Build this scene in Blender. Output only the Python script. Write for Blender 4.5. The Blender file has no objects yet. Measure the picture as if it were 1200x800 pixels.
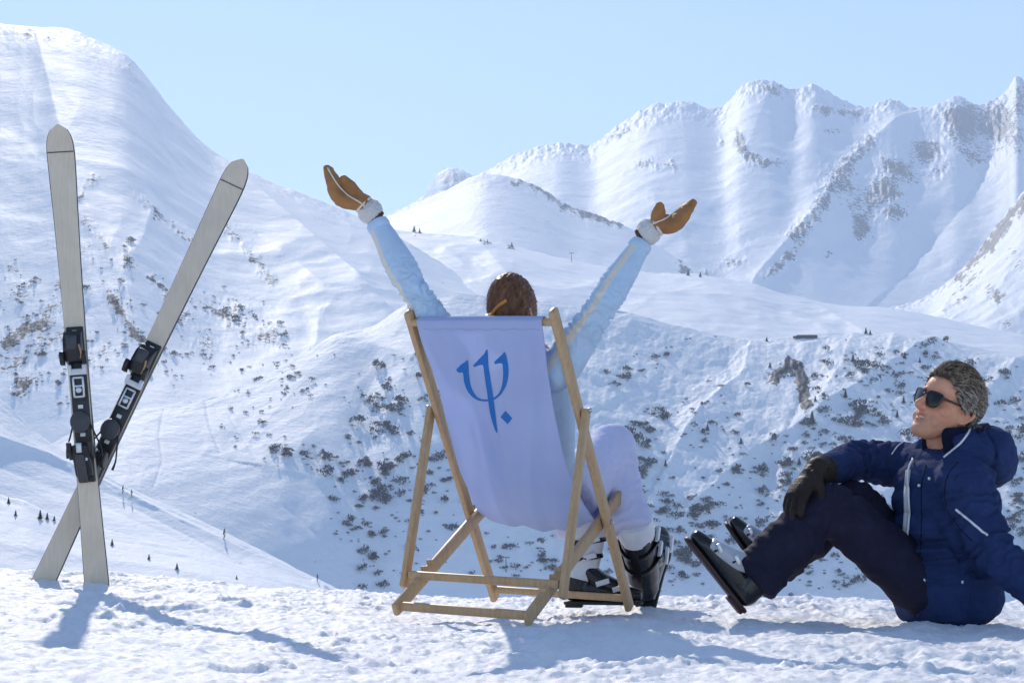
import bpy, bmesh, math, random
import numpy as np
from mathutils import Vector, Matrix
from math import radians as R_

sc = bpy.context.scene
COL = sc.collection
F = 2100.0          # focal length in photo pixels (1200 wide)
CAM_H = 0.35
HOR = 600.0         # photo row of the horizon

def P(px, py, Y):
    """world point seen at photo pixel (px,py) at depth Y"""
    return Vector(((px - 600.0) / F * Y, Y, CAM_H + (HOR - py) / F * Y))

# ------------------------------------------------------------------ objects
def tag(o, label=None, cat=None, group=None, kind=None):
    if label: o['label'] = label
    if cat: o['category'] = cat
    if group: o['group'] = group
    if kind: o['kind'] = kind
    return o

def empty(name, loc=(0, 0, 0)):
    o = bpy.data.objects.new(name, None)
    o.empty_display_size = 0.1
    o.location = loc
    COL.objects.link(o)
    return o

def link_mesh(name, me, mat=None, parent=None, smooth=True):
    o = bpy.data.objects.new(name, me)
    COL.objects.link(o)
    if mat is not None and not me.materials:
        me.materials.append(mat)
    if parent is not None:
        o.parent = parent
        if parent.type == 'EMPTY':
            o.matrix_parent_inverse = Matrix.Translation(-parent.location)
    if smooth:
        me.polygons.foreach_set('use_smooth', [True] * len(me.polygons))
    return o

def mesh_np(name, verts, faces):
    verts = np.asarray(verts, dtype=np.float32)
    me = bpy.data.meshes.new(name)
    if isinstance(faces, np.ndarray) and faces.ndim == 2:
        k = faces.shape[1]
        me.vertices.add(len(verts))
        me.vertices.foreach_set('co', verts.ravel())
        me.loops.add(faces.size)
        me.loops.foreach_set('vertex_index', faces.astype(np.int32).ravel())
        me.polygons.add(len(faces))
        me.polygons.foreach_set('loop_start', np.arange(0, faces.size, k, dtype=np.int32))
        me.polygons.foreach_set('loop_total', np.full(len(faces), k, dtype=np.int32))
        me.update(calc_edges=True)
        me.validate()
    else:
        me.from_pydata([tuple(v) for v in verts.tolist()], [], [tuple(f) for f in faces])
        me.update()
    return me

def grid_faces(nr, nc):
    i = np.arange(nr * nc).reshape(nr, nc)
    return np.stack([i[:-1, :-1].ravel(), i[:-1, 1:].ravel(), i[1:, 1:].ravel(), i[1:, :-1].ravel()], 1)

# ------------------------------------------------------------------ noise
_rng = np.random.RandomState(7)
_perm = _rng.permutation(256)
_perm = np.concatenate([_perm, _perm, _perm])
_ga = _rng.rand(256) * 2 * np.pi
_gx, _gy = np.cos(_ga), np.sin(_ga)

def perlin(x, y, seed=0):
    x = np.asarray(x, dtype=np.float64) + seed * 17.31
    y = np.asarray(y, dtype=np.float64) + seed * 9.77
    xi = np.floor(x).astype(np.int64); yi = np.floor(y).astype(np.int64)
    xf = x - xi; yf = y - yi
    xi &= 255; yi &= 255
    u = xf * xf * xf * (xf * (xf * 6 - 15) + 10)
    v = yf * yf * yf * (yf * (yf * 6 - 15) + 10)
    def g(ix, iy, dx, dy):
        h = _perm[_perm[ix & 255] + (iy & 255)]
        return _gx[h] * dx + _gy[h] * dy
    a = g(xi, yi, xf, yf); b = g(xi + 1, yi, xf - 1, yf)
    c = g(xi, yi + 1, xf, yf - 1); d = g(xi + 1, yi + 1, xf - 1, yf - 1)
    return ((a + (b - a) * u) * (1 - v) + (c + (d - c) * u) * v) * 1.5

def fbm(x, y, octv=4, seed=0, gain=0.5, lac=2.03):
    s = 0; a = 1.0; f = 1.0
    for k in range(octv):
        s = s + a * perlin(x * f, y * f, seed + k * 3)
        a *= gain; f *= lac
    return s

def ridged(x, y, octv=4, seed=0, gain=0.5, lac=2.03):
    s = 0; a = 1.0; f = 1.0
    for k in range(octv):
        s = s + a * (1 - 2 * np.abs(perlin(x * f, y * f, seed + k * 3)))
        a *= gain; f *= lac
    return s

def sstep(a, b, x):
    t = np.clip((np.asarray(x, dtype=np.float64) - a) / (b - a), 0, 1)
    return t * t * (3 - 2 * t)

def smooth_interp(u, pts):
    """interpolation through (x,y) points: monotone-ish cubic"""
    p = np.array(pts, dtype=np.float64)
    x, y = p[:, 0], p[:, 1]
    m = np.gradient(y, x)
    u = np.asarray(u, dtype=np.float64)
    uc = np.clip(u, x[0], x[-1])
    k = np.clip(np.searchsorted(x, uc) - 1, 0, len(x) - 2)
    h = x[k + 1] - x[k]; t = (uc - x[k]) / h
    return ((1 + 2 * t) * (1 - t) ** 2 * y[k] + t * (1 - t) ** 2 * h * m[k]
            + t * t * (3 - 2 * t) * y[k + 1] + t * t * (t - 1) * h * m[k + 1])

# ------------------------------------------------------------------ materials
class NT:
    def __init__(self, name):
        self.m = bpy.data.materials.new(name)
        self.m.use_nodes = True
        self.t = self.m.node_tree
        self.b = self.t.nodes['Principled BSDF']
    def n(self, typ, **kw):
        nd = self.t.nodes.new(typ)
        for k, v in kw.items():
            if k in nd.inputs.keys(): nd.inputs[k].default_value = v
            else: setattr(nd, k, v)
        return nd
    def l(self, a, b): self.t.links.new(a, b)
    def coords(self, kind='Object', scale=(1, 1, 1)):
        tc = self.n('ShaderNodeTexCoord'); mp = self.n('ShaderNodeMapping')
        mp.inputs['Scale'].default_value = scale
        self.l(tc.outputs[kind], mp.inputs['Vector'])
        return mp.outputs['Vector']
    def noise(self, vec, scale, detail=4, rough=0.55, dist=0.0):
        n = self.n('ShaderNodeTexNoise')
        n.inputs['Scale'].default_value = scale; n.inputs['Detail'].default_value = detail
        n.inputs['Roughness'].default_value = rough; n.inputs['Distortion'].default_value = dist
        if vec is not None: self.l(vec, n.inputs['Vector'])
        return n.outputs['Fac']
    def ramp(self, fac, stops):
        r = self.n('ShaderNodeValToRGB')
        els = r.color_ramp.elements
        while len(els) < len(stops): els.new(0.5)
        for e, (p, c) in zip(els, stops):
            e.position = p; e.color = c if len(c) == 4 else (*c, 1)
        self.l(fac, r.inputs['Fac'])
        return r.outputs['Color']
    def math(self, op, a, b=None, clamp=False):
        n = self.n('ShaderNodeMath'); n.operation = op; n.use_clamp = clamp
        for i, v in enumerate((a, b)):
            if v is None: continue
            if isinstance(v, (int, float)): n.inputs[i].default_value = v
            else: self.l(v, n.inputs[i])
        return n.outputs[0]
    def mix(self, fac, a, b, blend='MIX'):
        n = self.n('ShaderNodeMix'); n.data_type = 'RGBA'; n.blend_type = blend
        for i, v in ((0, fac), (6, a), (7, b)):
            if isinstance(v, (int, float)): n.inputs[i].default_value = v
            elif isinstance(v, (tuple, list)): n.inputs[i].default_value = (*v[:3], 1)
            else: self.l(v, n.inputs[i])
        return n.outputs[2]
    def bump(self, height, strength=0.3, dist=0.01, normal=None):
        b = self.n('ShaderNodeBump')
        b.inputs['Strength'].default_value = strength; b.inputs['Distance'].default_value = dist
        self.l(height, b.inputs['Height'])
        if normal is not None: self.l(normal, b.inputs['Normal'])
        return b.outputs['Normal']
    def set(self, **kw):
        for k, v in kw.items():
            k = k.replace('_', ' ')
            s = self.b.inputs[k]
            if hasattr(v, 'is_output'): self.l(v, s)
            elif isinstance(v, (tuple, list)) and len(v) == 3 and s.type == 'RGBA': s.default_value = (*v, 1)
            else: s.default_value = v
        return self.m

def simple_mat(name, col, rough=0.5, metal=0.0, var=0.15, scale=30, bump=0.1, bdist=0.002, **kw):
    t = NT(name)
    v = t.coords('Object')
    f = t.noise(v, scale, 5)
    c = t.ramp(f, [(0.25, tuple(x * (1 - var) for x in col)), (0.75, tuple(min(1, x * (1 + var)) for x in col))])
    t.set(Base_Color=c, Roughness=rough, Metallic=metal)
    if bump: t.set(Normal=t.bump(f, bump, bdist))
    if kw: t.set(**kw)
    return t.m
# ================================================================== TERRAIN
def snow_material(name, scale, rock=True, rock_col=((0.014, 0.021, 0.031), (0.052, 0.063, 0.078)), bscale=1.0, bstr=0.5):
    t = NT(name)
    v = t.coords('Object', (1 / scale, 1 / scale, 1 / scale))
    n1 = t.noise(v, 1.2, 7, 0.6)
    n2 = t.noise(v, 16.0, 8, 0.7)
    snow = t.ramp(n1, [(0.3, (0.82, 0.865, 0.92)), (0.7, (0.88, 0.905, 0.935))])
    hsum = t.math('ADD', n1, t.math('MULTIPLY', n2, 0.25))
    nrm = t.bump(hsum, bstr, 0.12 * scale * bscale)
    col = snow
    rough = 0.65
    if rock:
        at = t.n('ShaderNodeAttribute'); at.attribute_name = 'rock'
        vs = t.coords('Object', (1 / scale, 0.5 / scale, 0.45 / scale))
        r1 = t.noise(vs, 5.0, 9, 0.72, 0.8)
        r2 = t.noise(v, 26.0, 6, 0.75)
        s = t.math('ADD', t.math('MULTIPLY', r1, 1.25), t.math('MULTIPLY', r2, 1.7))
        s = t.math('SUBTRACT', s, 1.14)
        s = t.math('ADD', s, t.math('MULTIPLY', at.outputs['Fac'], 1.30))
        fac = t.ramp(s, [(0.73, (0, 0, 0)), (0.79, (1, 1, 1))])
        rc = t.ramp(r2, [(0.3, rock_col[0]), (0.7, rock_col[1])])
        col = t.mix(fac, snow, rc)
    t.set(Base_Color=col, Roughness=rough, Normal=nrm)
    t.b.inputs['Specular IOR Level'].default_value = 0.25
    return t.m

def blob_mask(U, Yp, blobs):
    """union of soft spots/strokes in photo pixels, used once to say where the rock outcrops are on the mountain"""
    m = np.zeros_like(U)
    for b in blobs:
        if len(b) == 4:                       # polyline stroke: points, width, strength, _
            pts, w, s, _ = b
            d = np.full_like(U, 1e9)
            for (x0, y0), (x1, y1) in zip(pts[:-1], pts[1:]):
                dx, dy = x1 - x0, y1 - y0
                t = np.clip(((U - x0) * dx + (Yp - y0) * dy) / (dx * dx + dy * dy), 0, 1)
                d = np.minimum(d, np.hypot(U - x0 - t * dx, Yp - y0 - t * dy))
            k = s * np.exp(-(d / w) ** 2)
        else:                                 # ellipse cx,cy,rx,ry,rot,s
            cx, cy, rx, ry, rot, s = b
            c, sn = math.cos(rot), math.sin(rot)
            a = (U - cx) * c + (Yp - cy) * sn; e = -(U - cx) * sn + (Yp - cy) * c
            k = s * np.exp(-((a / rx) ** 2 + (e / ry) ** 2))
        m = np.maximum(m, k)
    return m

LAYERS = {}
def layer(name, crest, d_crest, base, d_base, nu=700, nv=110, u0=-220, u1=1420, gully=(70, 5.0, 0.6), fb=(40, 2.0), crest_noise=(14, 1.0),
          shape=1.0, ribs=(), rocks=(), seed=1, back=0.55, back_drop=0.6, calm=None, mat=None, rockamp=0.0, extra=None, vpow=1.0):
    u = np.linspace(u0, u1, nu)
    yc = smooth_interp(u, crest); 
    dc = smooth_interp(u, d_crest) if not np.isscalar(d_crest) else np.full(nu, float(d_crest))
    yb = smooth_interp(u, base) if not np.isscalar(base) else np.full(nu, float(base))
    db = smooth_interp(u, d_base) if not np.isscalar(d_base) else np.full(nu, float(d_base))
    nb = max(6, int(nv * 0.18))
    v = np.concatenate([np.linspace(0, 1, nv) ** vpow, 1 + np.linspace(0, 1, nb + 1)[1:] ** 1.3])
    V, U = np.meshgrid(v, u, indexing='ij')
    front = np.minimum(V, 1.0)
    hb = CAM_H + (HOR - yb) / F * db; hc = CAM_H + (HOR - yc) / F * dc
    Y = db + (dc - db) * front
    s = front ** shape if np.isscalar(shape) else front
    Z = hb + (hc - hb) * s
    bk = np.maximum(V - 1.0, 0)
    Y = Y + bk * back * (dc - db)
    Z = Z - (np.sqrt(bk * bk + 0.004) - math.sqrt(0.004)) * back_drop * np.abs(hc - hb)
    m = Y / F                                    # metres per photo pixel
    env = np.where(V <= 1, np.sin(np.pi * np.clip(front, 0, 1) ** 0.8) ** 0.7 * 0.9 + 0.1, 1.0)
    env = np.where(V <= 1, env * sstep(1.0, 0.86, front) + 0.05, 0.3)
    if crest_noise[1]:                           # small bumps that belong to the crest only
        cn = fbm(U / crest_noise[0], seed * 3.3 + V * 22, 5, seed, 0.6)
        Z = Z - crest_noise[1] * m * cn * sstep(0.80, 1.0, V)
    lam, ga, gv = gully
    warp = fbm(U / 160.0, V * 2.0, 3, seed + 40) * 30
    if ga:
        Ls = np.hypot(dc - db, hc - hb) * F / (0.5 * (dc + db))
        Z = Z + env * 0.55 * ga * m * (ridged((U + warp * 1.6) / lam, V * Ls / (lam * 3.2), 2, seed, 0.35) - 0.4)
        Z = Z + env * 0.5 * ga * m * fbm((U + warp) / (lam * 0.9), V * Ls / (lam * 1.3), 3, seed + 77, 0.45)
    if fb[1]:
        Ls = np.hypot(dc - db, hc - hb) * F / (0.5 * (dc + db))
        Z = Z + env * 0.6 * fb[1] * m * (1.0 if calm is None else 1 - calm * sstep(.35, .8, V)) * fbm((U + warp * .3) / fb[0], V * Ls / fb[0], 7, seed + 11, 0.47)
    yp0 = HOR - (Z - CAM_H) * F / Y
    for (pts, w, amp, skew) in ribs:             # spurs and gullies
        d = np.full_like(U, 1e9); sd = np.zeros_like(U)
        for (x0, y0), (x1, y1) in zip(pts[:-1], pts[1:]):
            dx, dy = x1 - x0, y1 - y0
            t = np.clip(((U - x0) * dx + (yp0 - y0) * dy) / (dx * dx + dy * dy), 0, 1)
            dd = np.hypot(U - x0 - t * dx, yp0 - y0 - t * dy)
            sg = np.sign((U - x0) * dy - (yp0 - y0) * dx)
            sd = np.where(dd < d, sg, sd); d = np.minimum(d, dd)
        ww = w * np.where(sd > 0, 1 + skew, 1 - skew)
        Z = Z + amp * m * np.exp(-(d / ww)) * sstep(1.08, 0.9, V) * sstep(0, 0.06, V)
    if extra is not None:
        Z = Z + extra(U, V, yp0) * m
    yp = HOR - (Z - CAM_H) * F / Y
    rk = blob_mask(U + 5 * fbm(U / 9, yp0 / 9, 3, seed + 5), yp + 5 * fbm(U / 9, yp0 / 9, 3, seed + 8), rocks) if rocks else np.zeros_like(U)
    rk = np.where(V > 1.15, 0, rk)
    if rockamp:
        Z = Z + rk * rockamp * m * (ridged(U / 9, yp0 / 12, 4, seed + 60, 0.6))
    X = (U - 600.0) / F * Y
    nr, ncol = V.shape
    verts = np.stack([X, Y, Z], -1).reshape(-1, 3)
    me = mesh_np(name, verts, grid_faces(nr, ncol))
    a = me.attributes.new('rock', 'FLOAT', 'POINT')
    a.data.foreach_set('value', rk.astype(np.float32).ravel())
    o = link_mesh(name, me, mat)
    tag(o, kind='structure')
    LAYERS[name] = LAYERS.get(name, [])
    LAYERS[name].append(dict(u=u, X=X, Y=Y, Z=Z, yp=HOR - (Z - CAM_H) * F / Y, nv=nv))
    return LAYERS[name][-1]

def surf_at(L, px, py):
    """point of a terrain layer on the view line of (px,py): first face seen from the front"""
    j = int(round((px - L['u'][0]) / (L['u'][1] - L['u'][0])))
    j = max(0, min(len(L['u']) - 1, j))
    col = L['yp'][:L['nv'], j]
    cm = np.minimum.accumulate(col)
    k = np.searchsorted(-cm, -py)
    if k <= 0 or k >= len(col): return None
    return Vector((L['X'][k, j], L['Y'][k, j], L['Z'][k, j])), L['Y'][k, j] / F

M_far = snow_material('far snow and rock', 300, bstr=0.3)
M_mid = snow_material('mountain snow and rock', 110, bstr=0.22)
M_near = snow_material('slope snow and rock', 55)
M_piste = snow_material('groomed snow slope', 30, rock=False, bstr=0.35)

# far jagged peak peeping over the saddle
layer('mountain', [(-220, 330), (300, 300), (430, 265), (470, 245), (498, 226), (512, 205), (524, 198), (536, 197), (552, 204), (566, 214), (600, 240), (700, 260), (1420, 300)],
      7000, 360, 5600, nu=600, nv=60, u0=250, u1=900, gully=(16, 7, 1.0), fb=(20, 3), crest_noise=(6, 1.5), rocks=[(530, 210, 24, 12, 0, 0.45)], seed=3, mat=M_far)

# the big far range on the right
L1 = layer('mountain', [(-220, 330), (350, 290), (440, 262), (500, 232), (560, 206), (600, 184), (650, 168), (700, 167), (722, 150), (760, 126), (800, 119), (848, 124), (868, 104), (900, 96),
                   (928, 108), (955, 99), (982, 115), (1012, 126), (1050, 120), (1070, 130), (1100, 126), (1118, 118), (1150, 124), (1165, 116), (1182, 98), (1192, 86), (1205, 100), (1260, 130), (1420, 160)],
      5200, 400, 3400, nu=1100, nv=200, u0=300, u1=1420, gully=(120, 3.2, 0.8), fb=(50, 2.2), crest_noise=(10, 2.2), seed=5, mat=M_far, rockamp=5.0,
      ribs=[([(1128, 120), (1050, 150), (1000, 195), (960, 250), (885, 335)], 30, 13, 0.35), ([(905, 100), (880, 165), (850, 230), (780, 290)], 44, 5, -0.3),
            ([(1182, 100), (1165, 170), (1120, 240), (1050, 320)], 40, -14, 0.2)],
      rocks=[(910, 107, 30, 9, 0, .36), (965, 130, 18, 7, 0, .42), (1000, 134, 22, 6, .1, .42), (1045, 122, 12, 6, 0, .4), (724, 156, 18, 7, -.4, .35),
             ([(862, 158), (872, 180), (890, 192)], 6, .45, 0), (902, 192, 16, 5, -.1, .5), (975, 155, 10, 5, 0, .45), (845, 168, 6, 4, 0, .3),
             (1128, 145, 28, 28, 0, .56), (1165, 148, 30, 28, 0, .56), (1140, 185, 30, 16, .3, .34), (1190, 165, 24, 20, 0, .36), (1195, 120, 12, 30, 0, .42), (1150, 170, 40, 14, .2, .3),
             (1085, 180, 26, 18, -.4, .46), (1055, 200, 30, 18, .3, .48), (1035, 225, 26, 20, .2, .5), (1010, 262, 14, 20, -.3, .5), (1050, 250, 14, 12, 0, .5), (985, 215, 22, 26, -.8, .4),
             ([(1022, 165), (985, 205), (955, 255), (930, 280)], 11, .42, 0), ([(940, 285), (900, 325)], 6, .42, 0), (1008, 275, 10, 14, 0, .5), (1010, 240, 30, 30, 0, .3), (1100, 200, 20, 10, -.3, .35),
             (760, 193, 14, 4, .1, .4), (786, 195, 8, 4, 0, .38), (830, 320, 8, 4, 0, .4), (860, 308, 16, 4, -.2, .42), (970, 300, 8, 5, 0, .25)])

# smooth nearer shoulder with the rocky edge
layer('mountain', [(-220, 420), (380, 300), (440, 260), (478, 246), (520, 224), (570, 204), (600, 208), (640, 225), (670, 243), (700, 253), (735, 266), (790, 300), (840, 330), (950, 380), (1420, 420)],
      3400, 420, 2250, nu=600, nv=90, u0=330, u1=1000, gully=(130, 3, 0.6), fb=(60, 1.2), crest_noise=(16, 1.0), seed=9, mat=M_far, rockamp=2,
      rocks=[([(612, 212), (640, 228), (662, 243)], 5, .42, 0), ([(662, 243), (700, 254), (730, 264)], 7, .48, 0), (686, 252, 18, 8, .2, .5), (605, 215, 8, 4, 0, .45), (640, 262, 5, 3, 0, .3),
             (802, 317, 10, 6, .4, .55), (797, 306, 4, 5, 0, .4)])
# dark rib at the far right
layer('mountain', [(300, 480), (950, 400), (1040, 362), (1085, 348), (1120, 322), (1145, 296), (1160, 275), (1180, 250), (1200, 224), (1250, 180), (1420, 120)],
      2900, 430, 2250, nu=500, nv=110, u0=850, u1=1420, gully=(60, 4, 0.8), fb=(30, 2), crest_noise=(8, 2.0), seed=12, mat=M_far, rockamp=2,
      rocks=[([(1205, 228), (1175, 262), (1158, 290)], 9, .52, 0), ([(1158, 290), (1120, 328)], 7, .38, 0), (1165, 345, 14, 9, .6, .42), (1130, 352, 12, 5, -.3, .4), (1110, 365, 10, 4, 0, .35), (1190, 300, 14, 14, 0, .3), (1140, 330, 40, 16, -.5, .26), (1180, 380, 10, 5, 0, .4)])

# sunlit rounded hill in the middle
L2 = layer('hill', [(-220, 380), (300, 300), (380, 262), (430, 264), (470, 270), (540, 277), (600, 289), (660, 303), (700, 311), (760, 319), (830, 323), (870, 331), (920, 349), (980, 361), (1040, 362), (1100, 372), (1150, 383), (1200, 392), (1420, 430)],
      1900, 440, 1250, nu=800, nv=120, u0=150, u1=1420, gully=(110, 4.5, 0.8), fb=(40, 1.6), crest_noise=(24, 1.0), seed=15, mat=M_mid, shape=0.75,
      ribs=[([(890, 335), (960, 365), (1010, 392)], 26, 7, .5), ([(560, 285), (600, 330), (640, 360)], 30, 5, .3)],
      rocks=[(570, 284, 6, 3, 0, .5), (600, 287, 5, 4, 0, .55), (490, 271, 5, 4, 0, .55), (583, 350, 7, 3, 0, .5)])

# the tall snow mountain on the left
def left_dent(U, V, yp):
    return -7 * np.exp(-((U - 200) / 90) ** 2 - ((yp - 400) / 60) ** 2)
L2b = layer('mountain', [(-220, -20), (-60, 20), (0, 29), (40, 35), (84, 37), (115, 50), (150, 70), (176, 98), (200, 130), (225, 158), (250, 181), (275, 194), (300, 206), (350, 226), (390, 242), (440, 263), (480, 286), (540, 322), (600, 352), (700, 390), (900, 470)],
      [(-220, 1700), (300, 1600), (900, 1500)], [(-220, 600), (0, 575), (150, 540), (300, 520), (450, 470), (600, 440), (900, 560)], [(-220, 830), (300, 860), (900, 1250)],
      nu=900, nv=220, u0=-220, u1=760, gully=(110, 4.2, 0.7), fb=(50, 1.6), calm=.8, crest_noise=(22, 1.0), seed=19, mat=M_mid, rockamp=2.5, extra=left_dent,
      ribs=[([(150, 70), (230, 165), (300, 225), (420, 330)], 22, 8, -.4), ([(40, 36), (80, 200), (140, 330), (200, 450)], 50, 9, .2), ([(330, 300), (380, 340), (470, 345)], 24, 5, .3)],
      rocks=[(40, 385, 44, 14, -.35, .46), (62, 362, 26, 10, -.5, .36), (20, 425, 24, 12, -.4, .40), (60, 400, 34, 12, -.4, .36), (26, 452, 18, 13, -.5, .50), (25, 345, 14, 16, -.6, .36), (14, 315, 10, 6, 0, .32), (12, 400, 16, 18, -.6, .42),
             (103, 217, 10, 4, -.8, .42), (112, 209, 6, 3, 0, .4), (95, 230, 5, 5, 0, .4), (36, 41, 9, 3, -.5, .40), (56, 46, 8, 3, -.5, .40), (152, 77, 6, 5, .6, .3),
             (170, 235, 12, 4, .7, .30), ([(160, 228), (205, 268), (235, 292)], 5, .33, 0), ([(262, 262), (300, 305), (318, 330)], 5, .33, 0), ([(178, 325), (200, 352), (212, 372)], 5, .46, 0), ([(128, 345), (146, 372), (165, 400)], 6, .46, 0),
             ([(98, 258), (126, 290)], 5, .34, 0), (148, 305, 8, 14, -.3, .36), (265, 368, 40, 18, .2, .32), (205, 376, 26, 14, -.2, .38), (240, 400, 18, 14, 0, .34), (310, 395, 22, 14, 0, .30), (120, 420, 30, 14, -.4, .28), (72, 335, 10, 6, -.5, .36), (95, 300, 20, 20, 0, .26)])

# near right ridge with shrubs, running out left as the spur and the bowl
def ridge_extra(U, V, yp):
    t = sstep(430, 700, U)                      # rough only on the shrub side
    return t * 2.4 * fbm(U / 26, yp / 20, 5, 71, .55) * sstep(1.0, .9, V) * sstep(0, .1, V)
L3 = layer('hillside', [(-220, 620), (0, 560), (60, 520), (130, 488), (200, 474), (260, 462), (300, 448), (340, 424), (390, 397), (440, 382), (470, 361), (520, 346), (600, 350), (700, 361), (760, 378), (820, 393), (880, 402), (910, 399), (942, 394),
                       (1000, 393), (1060, 395), (1110, 403), (1160, 413), (1200, 421), (1420, 450)],
      [(-220, 640), (200, 760), (470, 900), (800, 980), (1420, 1000)], 735, [(-220, 480), (200, 560), (420, 640), (640, 680), (1420, 700)],
      nu=1300, nv=240, gully=(105, 4.5, 0.7), fb=(60, 1.4), crest_noise=(26, 0.9), seed=23, mat=M_near, shape=0.72, extra=ridge_extra, rockamp=1.5,
      ribs=[([(740, 372), (820, 392), (880, 410), (870, 450), (820, 490), (790, 540)], 34, 13, .5), ([(1095, 405), (1030, 450), (960, 490), (880, 540), (820, 600)], 30, 14, -.4),
            ([(1200, 425), (1130, 500), (1060, 560), (1000, 640)], 36, 13, -.3), ([(390, 400), (470, 420), (560, 470), (640, 560), (680, 660)], 40, 11, .3),
            ([(940, 470), (920, 520), (880, 600)], 26, -8, 0), ([(1000, 395), (985, 440), (960, 480)], 18, 5, .3), ([(1050, 395), (1040, 430)], 12, 4, 0),
            ([(310, 548), (390, 565), (430, 620), (480, 690)], 18, 4, .5), ([(440, 440), (400, 520), (420, 600)], 30, -4, 0), ([(192, 478), (186, 510), (190, 540), (180, 570)], 1.5, -1.3, 0), ([(240, 470), (246, 500), (258, 530)], 1.5, -1.3, 0), ([(270, 490), (300, 540), (330, 590), (400, 650)], 1.5, -1.0, 0)],
      rocks=[([(908, 444), (924, 426), (937, 433), (944, 474)], 7.5, .8, 0), (930, 432, 9, 8, .3, .75), (912, 443, 5, 5, 0, .5), (905, 449, 30, 3, .3, .22), (1030, 442, 12, 5, -.5, .4), (1050, 436, 7, 5, 0, .4), (1090, 400, 14, 4, 0, .35)])

# near left pistes
def tracks(U, V, yp):
    return (1.2 * np.sin((V * 9 + 0.6 * fbm(U / 200, V, 2, 90)) * 3.0) * 0.5) * sstep(1, .95, V)
L4 = layer('piste', [(-220, 380), (-60, 440), (0, 468), (40, 504), (100, 545), (170, 580), (260, 622), (380, 683), (500, 740), (700, 800)],
      [(-220, 520), (700, 380)], 760, [(-220, 405), (700, 305)], nu=800, nv=150, u0=-220, u1=650, gully=(200, 2.0, 0.4), fb=(90, 1.0), crest_noise=(60, 1.0), seed=31, mat=M_piste,
      ribs=[([(0, 516), (60, 536), (110, 560), (200, 606), (300, 652), (380, 690)], 9, 5.5, .6), ([(0, 545), (120, 590), (280, 660)], 16, -3, .3), ([(112, 556), (200, 600), (366, 682)], 1.6, -2.6, 0), ([(150, 590), (250, 640), (330, 684)], 1.6, -1.6, 0)])
L4b = layer('piste', [(-220, 520), (-60, 560), (0, 580), (30, 588), (70, 606), (130, 622), (200, 640), (280, 662), (340, 680), (420, 705), (600, 770)],
      260, 780, 200, nu=400, nv=80, u0=-220, u1=600, gully=(120, 2.0, 0.5), fb=(50, 1.0), crest_noise=(50, 1.2), seed=37, mat=M_piste,
      ribs=[([(0, 640), (100, 655), (200, 668), (300, 690)], 10, 3, .5)])

# ------------------------------------------------------------ foreground snow
def plateau_z(X, Y):
    z = 0.058 * np.clip(-X - 0.35, 0, 3.5) - 0.010 * np.clip(X, -0.35, 4)
    z = z - 0.004 * np.clip(np.abs(X) - 4, 0, 1e5) ** 1.0 * 0
    return z
_r = random.Random(77)
PRINTS = []
for k in range(46):
    x_, y_ = _r.uniform(-1.9, 2.0), _r.uniform(3.7, 7.0)
    if abs(x_ - .2) < .75 and y_ > 5.3: continue
    if x_ > .75 and 5.3 < y_ < 6.2: continue
    PRINTS.append((x_, y_, _r.uniform(-.7, 2.2), _r.uniform(.12, .16), _r.uniform(.05, .065), _r.uniform(.010, .022)))
MOUNDS = [(P(114, 689, 6.5).x, 6.47, .09, .022), (P(60, 684, 6.58).x, 6.55, .09, .022), (P(95, 689, 6.5).x, 6.44, .06, .012), (1.28, 5.62, .09, .014), (1.44, 5.64, .09, .012), (1.18, 5.68, .07, .012), (P(870, 714, 5.7).x, 5.66, .06, .012), (P(760, 711, 6.5).x, 6.45, .06, .012)]
def ground_z(X, Y, detail=True):
    X = np.asarray(X, dtype=np.float64); Y = np.asarray(Y, dtype=np.float64)
    z = plateau_z(X, Y)
    edge = 7.35 + 0.25 * fbm(X / 1.4, X * 0, 3, 51) + 0.04 * np.clip(np.abs(X), 0, 6)
    e = np.maximum(Y - edge, 0)
    z = z - 0.5 * (np.sqrt(e * e + 0.04) - 0.2) * np.exp(-e / 400)
    z = np.maximum(z, -62)
    if detail:
        fade = sstep(40, 9, np.hypot(X, Y - 5))
        z = z + fade * 0.020 * fbm(X / 0.9, Y / 0.8, 3, 53)
        z = z + fade * 0.010 * fbm(X / 0.22, Y / 0.30, 4, 54, .6)
        lump = np.maximum(fbm(X / 0.085, Y / 0.10, 4, 57, .6) - 0.28, 0)
        patch = sstep(-0.25, 0.5, fbm(X / 0.7, Y / 0.7, 3, 58))
        z = z + fade * (0.006 + 0.013 * patch) * lump
        pits = np.maximum(fbm(X / 0.16, Y / 0.2, 3, 61, .5) - 0.42, 0)
        z = z - fade * 0.030 * pits * patch
        z = z + fade * 0.0040 * fbm(X / 0.03, Y / 0.035, 4, 63, .6)
        for (bx, by, a, L_, W_, dp) in PRINTS:      # boot prints with a pushed-up rim
            c, sn = math.cos(a), math.sin(a)
            dx, dy = X - bx, Y - by
            r = ((dx * c + dy * sn) / L_) ** 2 + ((-dx * sn + dy * c) / W_) ** 2
            z = z - dp * np.exp(-r ** 2) + 0.35 * dp * np.exp(-((np.sqrt(r) - 1.45) / .3) ** 2)
        for (bx, by, rr, h_) in MOUNDS:             # snow pushed up round what stands in it
            z = z + h_ * np.exp(-((X - bx) ** 2 + (Y - by) ** 2) / rr ** 2)
        z = z + sstep(30, 300, Y) * 6 * fbm(X / 300, Y / 300, 4, 66)
    return z
xs = np.concatenate([-3.2 - np.geomspace(0.01, 7000, 110)[::-1], np.linspace(-3.2, 3.2, 1000), 3.2 + np.geomspace(0.01, 7000, 110)])
ys = np.concatenate([-1.0 - np.geomspace(0.05, 400, 40)[::-1], np.linspace(-1.0, 3.2, 90)[:-1], np.linspace(3.2, 8.4, 460), 8.4 + np.geomspace(0.02, 9000, 130)])
GX, GY = np.meshgrid(xs, ys)
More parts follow.
